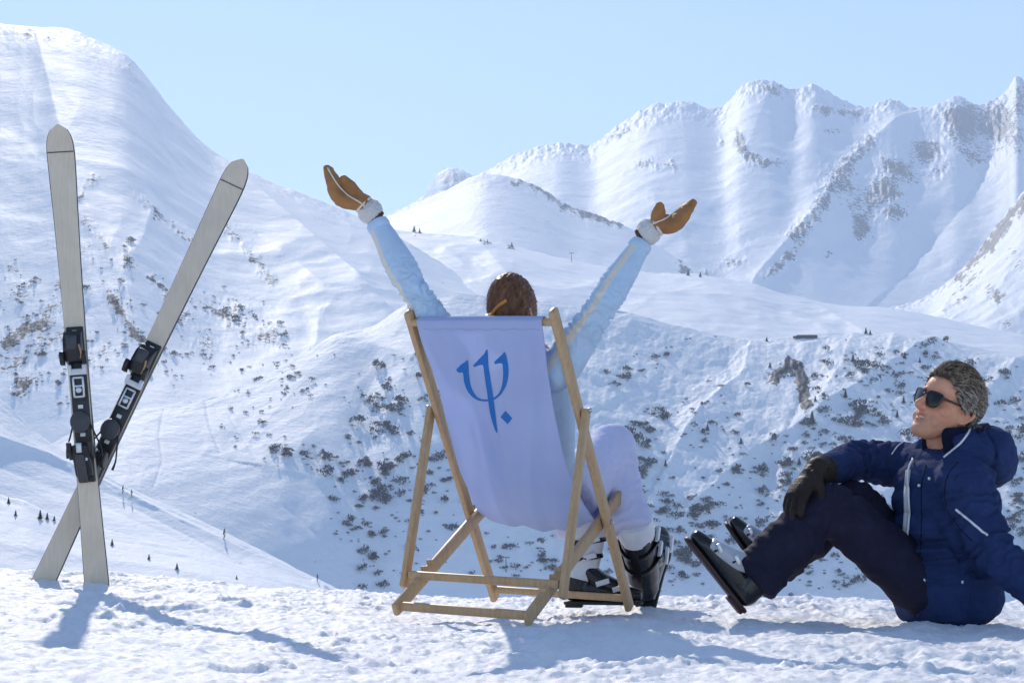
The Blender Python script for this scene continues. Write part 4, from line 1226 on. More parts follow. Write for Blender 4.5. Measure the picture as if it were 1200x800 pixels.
# eye sockets, the line between the lips, smile folds
dd = np.zeros(len(co))
for s in (-1, 1):
    dd -= .007 * np.exp(-(((lx - .083) / .02) ** 2 + ((ly - s * .031) / .017) ** 2 + ((lz - .122) / .011) ** 2))
    fold = np.minimum.reduce([((lx - a) / .018) ** 2 + ((ly - s * b) / .0042) ** 2 + ((lz - c) / .010) ** 2 for a, b, c in ((.092, .020, .083), (.086, .028, .074), (.080, .034, .064), (.076, .036, .055))])
    dd -= .0022 * np.exp(-fold)
dd -= .006 * np.exp(-(((lx - .094) / .02) ** 2 + (ly / .024) ** 2 + ((lz - .0585) / .0036) ** 2))
dd -= .0035 * np.exp(-(((lx - .090) / .02) ** 2 + (ly / .02) ** 2 + ((lz - .040) / .006) ** 2))
dd += .0006 * fbm(lx / .012, ly / .012 + lz / .012, 3, 3) * (lx > .02)
displace(me, dd)
lip = np.maximum(np.exp(-(((lz - .0665) / .0045) ** 2 + (ly / .024) ** 4)), np.exp(-(((lz - .0505) / .0060) ** 2 + (ly / .022) ** 4))) * (lx > .07)
attr(me, 'lip', np.clip(lip * .7, 0, 1))
stub = sstep(.085, .055, lz + .25 * np.clip(.02 - lx, 0, 1)) * sstep(-.05, .0, lx) * (lz > -.03) * (1 - np.clip(lip, 0, 1))
attr(me, 'stubble', np.clip(stub, 0, 1))
bl = sum(np.exp(-(((lx - .066) / .03) ** 2 + ((ly - s * .045) / .024) ** 2 + ((lz - .090) / .020) ** 2)) for s in (-1, 1)) + np.exp(-(((lx - .115) / .014) ** 2 + (ly / .016) ** 2 + ((lz - .092) / .014) ** 2)) + .7 * np.exp(-(((lx + .02) / .03) ** 2 + ((np.abs(ly) - .08) / .012) ** 2 + ((lz - .11) / .04) ** 2))
attr(me, 'blush', np.clip(bl * (.7 + .5 * fbm(lx / .012, lz / .012 + ly / .02, 3, 9)), 0, 1))
body = link_mesh('body', me, M_skinm, man)
Geo().loft([(HMs(.0770, -.027, .0625), .0016), (HMs(.0870, 0, .0592), .0026), (HMs(.0770, .027, .0625), .0016)], ref=hu, nseg=8).build('teeth', M_tooth, body)

# sunglasses
sg_ = empty('unused'); bpy.data.objects.remove(sg_)
g = Geo()
lens_ol = [(-.024, .013), (-.018, .0185), (.0, .0200), (.018, .0190), (.0255, .014), (.0255, .002), (.021, -.014), (.009, -.0235), (-.006, -.0235), (-.018, -.015), (-.0235, .0)]
gframe = None
for s in (-1, 1):
    c = HMs(.098, s * .0325, .121); ey = hu; ex = (hl * math.cos(.28) - hf * s * math.sin(.28) * 1.0).normalized(); n_ = ex.cross(ey) * 1
    ol = [(x * s * HS, y * HS) for x, y in lens_ol]
    ring = [c + ex * x * 1.06 + ey * y * 1.06 for x, y in ol]
    g.loft([(q, .0026, .0030) for q in ring + [ring[0]]], ref=n_, nseg=8, nb=3, cap=.2)
g.loft([(HMs(.104, -.011, .128), .0028), (HMs(.108, 0, .130), .0028), (HMs(.104, .011, .128), .0028)], ref=hu, nseg=8)
for s in (-1, 1):
    g.loft([(HMs(.090, s * .060, .130), .0024, .0042), (HMs(.070, s * .0755, .131), .0022, .0038), (HMs(.020, s * .0790, .131), .0020, .0034), (HMs(-.016, s * .0790, .130), .0020, .0030), (HMs(-.035, s * .077, .116), .0020, .0030)], ref=hl, nseg=8, nb=4)
glasses = g.build('sunglasses', M_frame, man)
for s in (-1, 1):
    c = HMs(.098, s * .0325, .121); ey = hu; ex = (hl * math.cos(.28) - hf * s * math.sin(.28)).normalized(); n_ = ex.cross(ey)
    Geo().prism([(x * s * HS, y * HS) for x, y in lens_ol], c, ex, ey, n_, .003, .0008).build('lens', M_glass, glasses)

# hair: short, swept back, grey at the sides
g = Geo()
rotm = Matrix((hf, hl, hu)).transposed()
cap_pts = []
def skull(az, el, out=0.0):
    """point on the skull: az 0 = forehead, el 0 = level with the brow"""
    x = .096 * math.cos(az) * math.cos(el) - .002; y = .0775 * math.sin(az) * math.cos(el); z = .140 + .094 * math.sin(el)
    n = Vector((x / .096 ** 2, y / .0775 ** 2, (z - .14) / .094 ** 2)).normalized()
    q = Vector((x, y, z)) + n * out
    return HMs(q.x, q.y, q.z), (hf * n.x + hl * n.y + hu * n.z).normalized()
def hairline(az):      # lowest elevation of hair round the head
    a = abs(az)
    return float(smooth_interp(a, [(0, .55), (.45, .56), (.75, .44), (.95, .20), (1.12, .02), (1.3, -.10), (1.45, -.22), (1.62, -.02), (1.85, -.22), (2.1, -.55), (3.15, -.68)]))
NA, NE = 72, 20
V = []; Fc = []
for i in range(NE + 1):
    for j in range(NA):
        az = -math.pi + 2 * math.pi * j / NA
        e0 = hairline(az); el = e0 + (math.pi / 2 - e0) * i / NE
        thick = .009 * float(sstep(0, .25, i / NE)) + .003 * float(sstep(.2, .8, i / NE))
        p, n = skull(az, el, thick + .0025 * float(fbm(np.array([az * 5]), np.array([el * 3]), 3, 8)[0]))
        V.append(p)
for i in range(NE):
    for j in range(NA):
        k = (j + 1) % NA
        Fc.append((i * NA + j, i * NA + k, (i + 1) * NA + k, (i + 1) * NA + j))
hm = mesh_np('hair', np.array([tuple(v) for v in V]), Fc)
hair_m = link_mesh('hair', hm, M_hairm, man)
# locks that follow the skull: swept back on top, down and back at the sides
rnd = random.Random(11); V, Fc, TN = [], [], []
EC, ER = np.array([-.002, 0, .140]), np.array([.096, .0775, .094])
def on_skull(q, off):
    u = (q - EC) / ER; u = u / np.linalg.norm(u)
    n = u / ER; n = n / np.linalg.norm(n)
    return EC + u * ER + n * off, n
NL = 3800
for li in range(NL):
    az = rnd.uniform(-math.pi, math.pi); e0 = hairline(az)
    fringe = li < 260
    if fringe: az = rnd.uniform(-.85, .85); e0 = hairline(az)
    el = e0 + (0 if fringe else (1.5 - e0) * rnd.random() ** 1.25) + rnd.uniform(-.02, .05)
    k0 = max(0.0, (el - e0) / (1.57 - e0))
    q = np.array([.096 * math.cos(az) * math.cos(el), .0775 * math.sin(az) * math.cos(el), .140 + .094 * math.sin(el)])
    side = min(1.0, abs(az) / 1.5)
    L = (.020 + .034 * min(1, k0 * 2.0) + (.014 if abs(az) < .9 else 0)) * rnd.uniform(.75, 1.2)
    if abs(az) > 1.0 and k0 < .3: L = rnd.uniform(.014, .024)
    wv, ph = rnd.uniform(.2, .9), 5 * az + rnd.uniform(-1.2, 1.2)
    top = .009 + (.011 * min(1, k0 * 2.5) + .010 * math.exp(-((k0 - .25) / .25) ** 2) * max(0, 1 - abs(az))) * (1 - .35 * side) + rnd.uniform(-.002, .005) + (.010 * rnd.random() if rnd.random() < .08 else 0)
    wd = rnd.uniform(.0009, .0022); tone = rnd.random(); base = len(V); st = 6
    for k in range(st + 1):
        t = k / st
        off = .003 + top * (math.sin(min(1.0, t * 1.25 + .18) * math.pi * .62) * (.8 + .2 * tone))
        p_, n_ = on_skull(q, off)
        fl = np.array([-1.0, -.25 * np.sign(q[1]) * side, .05 - .75 * side * (1 - min(1, k0 * 1.2))]) + np.array([0, 1.0, 0]) * wv * math.sin(ph + t * 4.0) + np.array([0, 0, 1.0]) * wv * .5 * math.cos(ph * 1.3 + t * 3)
        fl = fl - n_ * fl.dot(n_); fl /= np.linalg.norm(fl)
        sdir = np.cross(fl, n_); ww = wd * (1 - .8 * t ** 2.5) * (.55 + .45 * min(1, t * 4))
        for c_ in (p_ - sdir * ww, p_ + n_ * ww * .8, p_ + sdir * ww): V.append(HMs(*c_)); TN.append(tone)
        q = q + fl * (L / st)
    for k in range(st):
        i = base + 3 * k; Fc += [(i, i + 1, i + 4, i + 3), (i + 1, i + 2, i + 5, i + 4)]
hs = mesh_np('hair_strand', np.array([tuple(v) for v in V]), Fc); attr(hs, 'tone', TN)
st = link_mesh('hair_strand', hs, M_hairm, hair_m); st['kind'] = 'stuff'

# jacket
g = Geo()
g.loft([(nk + Vector((0, 0, .005)) - mf * .01, .072, .068), (nk - Vector((0, 0, .045)) - mf * .012, .145, .082), (che + Vector((0, 0, .055)) - mf * .01, .185, .110), (che - mf * .005, .190, .124), (bel + mf * .002, .184, .126), (pel + Vector((0, 0, .03)) + mf * .006, .202, .136), (pel - Vector((0, 0, .04)) + mf * .004, .208, .134), (pel - Vector((0, 0, .080)) - mf * .006, .194, .120), (pel - Vector((0, 0, .108)) - mf * .012, .150, .092)], ref=ml, nseg=32, cap=.1, sq=2.5)
def jsleeve(s, e, w_, base, k=1.0):
    g.loft([(base, .085), (s, .092 * k), (s + (e - s) * .35, .088 * k), (s + (e - s) * .75, .080 * k), (e, .074 * k), (e + (w_ - e) * .35, .068 * k), (e + (w_ - e) * .72, .058 * k), (w_ - (w_ - e) * .06, .047 * k)], nseg=26, cap=.12)
jsleeve(sL, eL, wL, che + (nk - che) * .45 + ml * .06, .88); jsleeve(sR, eR, wR, che + (nk - che) * .5 - ml * .06, .86)
me = g.fused('jacket', .0058, 7)
co = get_co(me); relp = co - np.array(pel)
jz = relp[:, 2]; jf = relp @ np.array(mf); jl = relp @ np.array(ml)
d = .0035 * fbm(co[:, 0] / .08 + co[:, 1] / .1, co[:, 2] / .055, 3, 51)
def near_arm(p0, p1):
    t, L, r = seg_param(co, p0, p1)
    return (t > -.01) & (t < L + .02) & (r < .13), t, L
aL1, t1, L1_ = near_arm(sL, eL); aL2, t2, L2_ = near_arm(eL, wL); aR1, t3, L3_ = near_arm(sR, eR); aR2, t4, L4_ = near_arm(eR, wR)
torso = ~(aL1 | aL2 | aR1 | aR2)
# horizontal quilting lines on the body, folds pulled round the waist and elbows
q = (jz + .012 * fbm(jf / .08, jl / .08, 2, 55)) / .082
seam = np.abs(q - np.round(q)) * .082
d = d + np.where(torso & (jz > .02), .011 * (1 - np.exp(-(seam / .014) ** 2)), 0)
d = d + np.where(torso, .017 * ridged(jf / .22 + jz / .14, jz / .05 + jf / .22, 2, 57, .4) * np.exp(-((jz - .13) / .09) ** 2), 0)
for m_, t, L, c_, w_, amp in ((aL1, t1, L1_, .90, .12, .014), (aL2, t2, L2_, .05, .14, .013), (aL1, t1, L1_, .12, .08, .010), (aR1, t3, L3_, .9, .12, .010), (aR2, t4, L4_, .2, .12, .010)):
    ph = t / .050 + .8 * fbm(co[:, 0] / .07, co[:, 2] / .07, 2, 59)
    d = d + np.where(m_, amp * (np.abs(np.sin(ph * np.pi)) - .5) * np.exp(-((t - c_ * L) / w_) ** 2), 0)
displace(me, d)
jack = link_mesh('jacket', me, M_navy, man)
camv = Vector((0, 0, CAM_H))
jb = BVHTree.FromPolygons([v.co.copy() for v in me.vertices], [tuple(p.vertices) for p in me.polygons])
def on_jacket(px, py, off=.002):
    dv = (P(px, py, 5) - camv).normalized(); h = jb.ray_cast(camv, dv)
    return (h[0] + h[1] * off * (1 if h[1].dot(dv) < 0 else -1)) if h[0] is not None else None
def on_line(name, pts, r, mat, parent, off=.002, nb=8, ref=(.6, -.8, .05)):
    q = [on_jacket(x, y, off) for x, y in catmull(np.array(pts, dtype=float), nb)]
    q = [v for v in q if v is not None]
    if len(q) > 3:
        return Geo().loft([(v, r) for v in q], ref=ref, nseg=8, nb=2, cap=.6).build(name, mat, parent)
on_line('sleeve_zip', [(1121, 597), (1138, 611), (1157, 627)], .0038, M_wpipe, jack)
pk = on_line('pocket_flap', [(1079, 677), (1100, 681), (1130, 682), (1142, 681)], .0042, M_navy, jack, .003)
on_line('pocket_seam', [(1080, 680), (1078, 700), (1078, 722)], .0028, M_navy, jack, .001)
on_line('pocket_seam', [(1140, 684), (1138, 700), (1134, 722)], .0028, M_navy, jack, .001)
on_line('armhole_seam', [(1122, 541), (1111, 556), (1107, 576), (1111, 598), (1124, 618), (1140, 634)], .0026, M_navy2, jack, -.001)
for x, y in ((1085, 679), (1128, 682), (1078, 568), (1090, 561)):
    q = on_jacket(x, y, .004)
    if q: Geo().ball(q, (.0050, .0040, .0050), n=7).build('snap_button', M_snap, jack)
on_line('shoulder_piping', [(1060, 517), (1052, 523), (1045, 532)], .0022, M_wpipe, jack)
# open front: zip edge, fleece beneath, placket seam
on_line('fleece_layer', [(1065, 552), (1063, 575), (1063, 600), (1061, 625), (1057, 645)], .0100, M_grey, jack, .001)
on_line('zip_edge', [(1072, 538), (1067, 552), (1067, 575), (1068, 600), (1066, 625), (1061, 648)], .0032, M_wpipe, jack, .009)
on_line('placket_seam', [(1085, 545), (1080, 570), (1080, 610), (1078, 650), (1074, 690), (1072, 722)], .0030, M_navy2, jack, -.001)
# stand-up collar and hood lying on the back
g = Geo()
cl = []
for t in np.linspace(-2.62, 2.62, 21):     # open at the throat
    hgt = .022 + .012 * math.cos(t)
    c_ = nk + Vector((0, 0, -.010)) + mf * (-.004) + Vector((0, 0, .030))
    dirr = -mf * math.cos(t) + ml * math.sin(t)
    cl.append((c_ + dirr * (.094 if abs(t) < 1.6 else .100) + Vector((0, 0, .030 * abs(math.sin(t / 2)) * 0 + .010 * math.cos(t))), .014, .052))
g.loft(cl, ref=mf + Vector((0, 0, 0)), nseg=14, nb=3, cap=.6)
collar = g.fused('collar', .005, 4)
co = get_co(collar); displace(collar, .003 * fbm(co[:, 0] / .04, co[:, 2] / .03 + co[:, 1] / .05, 3, 61))
link_mesh('collar', collar, M_navy2, jack)
g = Geo()
arc = []
for t in np.linspace(-2.15, 2.15, 15):
    dirr = -mf * math.cos(t) + ml * math.sin(t) * 1.02
    w1 = .5 + .5 * math.cos(t)
    arc.append((nk + mf * (-.006 - .012 * w1) + dirr * (.108 + .014 * w1) + Vector((0, 0, -.012 - .030 * w1 + .022 * abs(math.sin(t)) - .03 * max(0, abs(t) - 1.5))), .030 + .030 * w1, .050 + .042 * w1))
g.loft(arc, ref=mf, nseg=18, nb=4, cap=.7)
bk = nk - mf * .112
g.loft([(bk + Vector((0, 0, .035)) - ml * .0, .100, .046), (bk + Vector((0, 0, -.03)) - mf * .016, .112, .052), (bk + Vector((0, 0, -.085)) - mf * .018, .092, .038)], ref=ml, nseg=22, cap=.8)
hood = g.fused('hood', .0055, 7)
co = get_co(hood)
displace(hood, .0045 * fbm(co[:, 0] / .06 + co[:, 1] / .07, co[:, 2] / .05, 3, 63) + .004 * ridged(co[:, 0] / .10 + co[:, 2] / .2, co[:, 2] / .06, 2, 64, .4))
ho = link_mesh('hood', hood, M_navy, jack)
hb = BVHTree.FromPolygons([v.co.copy() for v in hood.vertices], [tuple(p.vertices) for p in hood.polygons])
def on_any(px, py, off):
    dv = (P(px, py, 5) - camv).normalized(); best = None
    for b_ in (hb, jb):
        h = b_.ray_cast(camv, dv)
        if h[0] is not None and (best is None or h[3] < best[1]): best = (h[0] + h[1] * off * (1 if h[1].dot(dv) < 0 else -1), h[3])
    return best[0] if best else None
q = [on_any(x, y, .003) for x, y in catmull(np.array([(1141, 497), (1132, 512), (1120, 525), (1107, 536)], dtype=float), 8)]
q = [v for v in q if v]
if len(q) > 3: Geo().loft([(v, .0034) for v in q], nseg=8, nb=1, cap=.6).build('hood_piping', M_wpipe, ho)

# trousers: baggy, creased at the knee
g = Geo()
g.loft([(pel - ml * .13 + mf * .02 - Vector((0, 0, .020)), .085, .11), (pel + ml * .13 + mf * .02 - Vector((0, 0, .020)), .085, .11)], ref=mf, nseg=24, cap=.6)
for h_, k, a, kk in ((hL, kL, aL, 1.0), (hR, kR, aR, .95)):
    th_, sh_ = (k - h_), (a - k)
    g.loft([(h_ - th_ * .02, .090 * kk), (h_ + th_ * .25, .098 * kk), (h_ + th_ * .65, .087 * kk), (k - th_.normalized() * .04, .084 * kk), (k, .081 * kk), (k + sh_ * .2, .079 * kk), (k + sh_ * .5, .080 * kk), (k + sh_ * .8, .084 * kk), (a - sh_ * .1, .088 * kk), (a, .090 * kk)], ref=(0, 1, 0), nseg=28, cap=.12)
me = g.fused('trousers', .006, 7)
co = get_co(me)
d = .005 * fbm(co[:, 0] / .09 + co[:, 1] / .1, co[:, 2] / .08, 3, 71)
for h_, k, a in ((hL, kL, aL), (hR, kR, aR)):
    mid = (h_ + a) / 2; inner = (mid - k).normalized()
    t, L, r = seg_param(co, h_, k); t2, L2_, r2 = seg_param(co, k, a)
    rk_ = np.linalg.norm(co - np.array(k), axis=1)
    innr = (co - np.array(k)) @ np.array(inner)
    ang = np.arctan2((co - np.array(k)) @ np.array(Vector((0, 0, 1))), (co - np.array(k)) @ np.array(Vector((1, 0, 0))))
    d = d + np.where(rk_ < .2, .007 * (np.abs(np.sin(ang * 5.5 + 1.5 * fbm(co[:, 0] / .07, co[:, 2] / .07, 2, 73))) - .55) * np.exp(-((rk_ - .10) / .05) ** 2), 0)
    d = d + np.where((r2 < .14) & (t2 > .08) & (t2 < L2_ + .02), .010 * ridged(t2 / .10 + r2 * 0, innr / .25 + t2 / .2, 2, 75, .4) - .003, 0)
    d = d + np.where((r < .15) & (t > 0) & (t < L - .05), .006 * ridged(t / .22 + innr / .12, innr / .14, 2, 77, .4) - .002, 0)
displace(me, d)
link_mesh('trousers', me, M_trous, man)

# boots
mats_m = (M_bootk, M_bootg, M_bootg, M_sole, M_slv)
def boot_at(heel, toe, up_hint, label, size):
    heel, toe = Vector(heel), Vector(toe)
    return ski_boot(man, heel, toe - heel, up_hint, None, mats_m, .20, size, label, covered=True)
boot_at(P(868, 716, 5.73), P(805, 636, 5.72), Vector((.79, .02, .60)), 'near boot, heel on the snow and toe up', .98)
boot_at(P(903, 690, 6.02), P(846, 610, 6.05), Vector((.79, -.16, .60)), 'far boot half hidden behind the other leg', .90)

# gloves
glove('glove', wR, P(926, 586, 5.72) - P(950, 554, 5.77), Vector((.6, -.8, .1)), Vector((-.75, -.55, .2)), 1.10,
      [(.12, .25, .2), (.15, .28, .25), (.18, .30, .25), (.22, .35, .3)], .12, Vector((.25, -.35, -.9)), .3, M_glove, man, voxel=.0032, thick=1.15, elbow=eR)
glove('glove', wL, Vector((.80, -.25, -.32)), Vector((-.3, -1, 0)), Vector((.1, -.1, 1)), 1.06,
      [(.10, .15, .1), (.10, .15, .1), (.12, .15, .1), (.15, .15, .1)], .22, Vector((.35, -.9, -.2)), .2, M_glove, man, voxel=.0035, thick=1.15, elbow=eL)
# ================================================================== BUSHES, FIRS, LIFT, SKIERS, HUT
def scrub_mat(name, c0, c1):
    t = NT(name)
    v = t.coords('Object')
    oi = t.n('ShaderNodeObjectInfo')
    n = t.noise(v, 3, 3)
    s = t.math('ADD', t.math('MULTIPLY', n, .6), t.math('MULTIPLY', oi.outputs['Random'], .4))
    t.set(Base_Color=t.ramp(s, [(.3, c0), (.7, c1)]), Roughness=.9)
    return t.m
M_scrub = scrub_mat('bare twigs', (0.05, 0.056, 0.066), (0.12, 0.126, 0.142))
M_fir = scrub_mat('dark fir needles', (0.010, 0.020, 0.014), (0.030, 0.045, 0.028))
M_trunk = simple_mat('bark', (0.06, 0.045, 0.035), .9)
M_dusting = simple_mat('snow on branches', (0.82, 0.84, 0.88), .7, bump=0)

def bush_geo(seed, n=70):
    """unit bush: thin twigs fanning out from the snow, ragged outline"""
    r = random.Random(seed); V, Fc = [], []
    lobes = [(r.uniform(-.35, .35), r.uniform(-.35, .35), r.uniform(.3, .6), r.uniform(.22, .40)) for _ in range(4)]
    for k in range(n):
        lx, ly, lz, lr = lobes[k % 4]
        a, e = r.uniform(0, 6.283), r.uniform(-.6, 1.5)
        q = lr * r.random() ** .4
        c = Vector((lx + q * math.cos(a) * math.cos(e), ly + q * math.sin(a) * math.cos(e), max(.03, lz + q * math.sin(e))))
        d = Vector((r.gauss(0, .6), r.gauss(0, .6), 1)).normalized()
        s = d.cross(Vector((r.gauss(0, 1), r.gauss(0, 1), .2))).normalized()
        L, w_ = r.uniform(.08, .20), r.uniform(.018, .055)
        i = len(V)
        V += [c - d * L - s * w_ * .4, c - d * L + s * w_ * .4, c + s * w_, c + d * L, c - s * w_]
        Fc.append((i, i + 1, i + 2, i + 3, i + 4))
    for k in range(7):
        a = r.uniform(0, 6.283); tp = Vector((.38 * math.cos(a), .38 * math.sin(a), r.uniform(.4, .8))); sd_ = Vector((-math.sin(a), math.cos(a), 0)) * .016
        i = len(V); V += [-sd_, sd_, tp]; Fc.append((i, i + 1, i + 2))
    return V, Fc
BUSH = []
for k in range(6):
    V, Fc = bush_geo(k)
    me = mesh_np('bush', np.array([tuple(v) for v in V]), Fc); me.materials.append(M_scrub); BUSH.append((me, V, Fc))

rnd = random.Random(42)
def in_blobs(px, py, blobs):
    d = 0
    for cx, cy, rx, ry, rot, s in blobs:
        c, sn = math.cos(rot), math.sin(rot)
        a = (px - cx) * c + (py - cy) * sn; e = -(px - cx) * sn + (py - cy) * c
        d = max(d, s * math.exp(-((a / rx) ** 2 + (e / ry) ** 2)))
    return d
RIGHT = [(440, 560, 34, 80, .1, .75), (345, 535, 34, 12, .35, .9), (400, 548, 40, 12, .3, .8), (462, 470, 26, 40, .5, .55), (432, 625, 22, 46, -.3, .95), (470, 590, 50, 60, 0, .45), (520, 470, 40, 40, 0, .3), (540, 560, 60, 60, 0, .45),
         (752, 505, 40, 14, -.5, 1.0), (740, 545, 26, 24, -.4, .8), (748, 432, 44, 9, -.5, .8), (830, 505, 36, 26, 0, .28), (880, 560, 70, 30, -.2, .5), (985, 505, 70, 22, -.55, .95), (1040, 470, 40, 18, -.5, .8), (1005, 430, 22, 34, .4, .45), (962, 455, 10, 40, .1, .4),
         (960, 560, 90, 26, -.35, .8), (850, 610, 90, 26, -.1, .8), (800, 655, 90, 26, 0, .95), (900, 660, 120, 24, 0, .95), (1060, 420, 40, 12, -.3, .45), (1090, 405, 20, 7, 0, .6), (1180, 520, 30, 60, -.3, .75), (1180, 600, 40, 70, 0, .8), (1120, 450, 80, 30, .2, .4),
         (1020, 600, 80, 50, 0, .6), (760, 600, 40, 50, 0, .55), (700, 640, 60, 40, 0, .6), (620, 655, 50, 22, 0, .4), (820, 470, 40, 12, -.5, .35), (1160, 450, 26, 20, .4, .4)]
SPUR = [(330, 466, 36, 10, -.3, .5), (300, 492, 22, 12, 0, .35), (398, 384, 30, 5, -.45, .6), (272, 510, 14, 16, 0, .3), (340, 440, 40, 8, -.4, .3), (430, 470, 18, 14, 0, .35), (270, 455, 40, 7, -.1, .35)]
LEFT = [(268, 368, 36, 20, .2, .55), (206, 378, 22, 16, -.2, .55), (305, 398, 40, 14, .2, .4), (240, 425, 44, 14, 0, .4), (130, 340, 40, 40, 0, .14), (90, 415, 36, 22, -.3, .4), (40, 395, 40, 30, -.3, .45), (340, 425, 36, 9, -.3, .4), (30, 345, 20, 24, 0, .35), (150, 300, 14, 26, .4, .25), (150, 400, 30, 24, 0, .3), (60, 460, 40, 20, 0, .35), (170, 420, 40, 20, 0, .3)]
def scatter(L, blobs, n, x0, x1, y0, y1, smin, smax):
    out = []; tries = 0
    while len(out) < n and tries < n * 60:
        tries += 1
        px, py = rnd.uniform(x0, x1), rnd.uniform(y0, y1)
        cl_ = float(fbm(np.array([px / 15.0]), np.array([py / 8.0]), 3, 91)[0])
        if rnd.random() > in_blobs(px, py, blobs) * min(1.4, max(.008, -.12 + 2.3 * cl_)): continue
        q = surf_at(L, px, py)
        if q is None: continue
        p, m = q
        s = (smin + (smax - smin) * rnd.random() ** 3.2) * (.8 + .5 * max(0, cl_))
        out.append((s, p, m, px, py))
    return out
all_b = [(b, 'R') for b in scatter(L3, RIGHT, 2200, 300, 1230, 395, 700, 2.8, 15.0)] + [(b, 'S') for b in scatter(L3, SPUR, 110, 250, 480, 360, 530, 2.4, 7)] + [(b, 'L') for b in scatter(L2b, LEFT, 320, -10, 400, 240, 480, 2.4, 8.5)]
all_b.sort(key=lambda t: -t[0][0])
TXT = {'R': 'dark leafless bush standing among many on the shaded snowy slope behind the deckchair',
       'S': 'small dark bush on the sunlit snow spur between deckchair and skis',
       'L': 'small dark bush on the tall snowy mountain behind the crossed skis'}
GRP = {'R': 'bushes on the shaded slope', 'S': 'bushes on the sunlit spur', 'L': 'bushes on the tall mountain'}
for i, ((s, p, m, px, py), kd) in enumerate(all_b[:298]):
    o = bpy.data.objects.new('bush', BUSH[i % 6][0]); COL.objects.link(o)
    o.location = p - Vector((0, 0, .08 * s * m)); o.scale = (s * m * rnd.uniform(1.1, 1.8), s * m, s * m * rnd.uniform(.7, 1.0)); o.rotation_euler = (0, 0, rnd.uniform(0, 6.28))
    tag(o, TXT[kd], 'bush', GRP[kd])
VV, FF = [], []; nb_ = 0
for i, ((s, p, m, px, py), kd) in enumerate(all_b[298:]):
    _, V, Fc = BUSH[i % 6]
    a = np.array([tuple(v) for v in V]); c, sn = math.cos(i * 1.7), math.sin(i * 1.7)
    a = a @ np.array([[c, sn, 0], [-sn, c, 0], [0, 0, 1]]).T * (s * m) * np.array([1.35, 1, rnd.uniform(.7, 1.0)]) + np.array(p) - np.array([0, 0, .08 * s * m])
    VV.append(a); FF += [tuple(q + nb_ for q in f) for f in Fc]; nb_ += len(V)
o = link_mesh('scrub', mesh_np('scrub', np.vstack(VV), FF), M_scrub, smooth=False)
tag(o, 'scattered small dark scrub dotting the snowy slopes', 'scrub', kind='stuff')

# ---- firs
def fir(seed):
    r = random.Random(seed); V, Fc = [], []
    for k in range(9):
        z = .10 + .86 * k / 9; rad = .30 * (1 - k / 9.6) + .02
        nb = 11
        for j in range(nb):
            a = 6.283 * (j + r.uniform(-.3, .3)) / nb; rr = rad * r.uniform(.65, 1.15); w_ = rad * .36
            dv = Vector((math.cos(a), math.sin(a), 0)); sd_ = Vector((-dv.y, dv.x, 0))
            i = len(V)
            V += [Vector((0, 0, z + .13)), dv * rr * .55 + sd_ * w_ + Vector((0, 0, z + .03)), dv * rr + Vector((0, 0, z - .05 * r.random())), dv * rr * .55 - sd_ * w_ + Vector((0, 0, z + .03))]
            Fc.append((i, i + 1, i + 2, i + 3))
    return mesh_np('crown', np.array([tuple(v) for v in V]), Fc)
FIRC = [fir(k) for k in range(4)]
for m_ in FIRC: m_.materials.append(M_fir)
FIRT = Geo().loft([((0, 0, -.06), .035), ((0, 0, .5), .022), ((0, 0, 1.0), .006)], ref=(1, 0, 0), nseg=7, cap=.1).mesh('trunk'); FIRT.materials.append(M_trunk)
def put_fir(L, px, py, hpx, label, group, i, cat='fir tree'):
    q = surf_at(L, px, py)
    if q is None: return
    p, m = q
    r = tag(empty('fir_tree', p - Vector((0, 0, .04 * hpx * m))), label, cat, group)
    for nm, me in (('crown', FIRC[i % 4]), ('trunk', FIRT)):
        c = bpy.data.objects.new(nm, me); COL.objects.link(c); c.parent = r; c.scale = (hpx * m * 1.15, hpx * m * 1.15, hpx * m); c.rotation_euler = (0, 0, i * 1.3)
RT = 'small dark fir standing on the snowy ridge to the left of the seated man'
for i, (x, y, h) in enumerate([(999, 424, 10), (991, 467, 11), (951, 498, 17), (1059, 473, 9), (903, 431, 7), (1051, 489, 9), (937, 545, 10), (1015, 391, 8), (1020, 392, 6), (1060, 421, 9), (1078, 425, 7), (898, 400, 6), (829, 505, 9), (868, 520, 8), (1012, 437, 7), (780, 548, 9), (1140, 428, 7), (955, 470, 7)]):
    put_fir(L3, x, y, h, RT, 'firs on the right ridge', i)
for i, (x, y, h) in enumerate([(48, 609, 12), (56, 610, 9), (63, 611, 7), (11, 590, 8), (18, 604, 7), (132, 640, 8), (175, 656, 7), (208, 669, 8), (277, 679, 5)]):
    put_fir(L4b, x, y, h, 'tiny dark fir on the near ski slope below the crossed skis', 'firs on the near slope', i)
for i, (x, y, h) in enumerate([(485, 272, 8), (492, 273, 6), (563, 283, 4), (571, 284, 4), (600, 289, 6), (820, 325, 7), (806, 323, 8)]):
    put_fir(L2, x, y, h, 'tiny dark fir on the crest of the sunlit round hill', 'firs on the round hill', i)

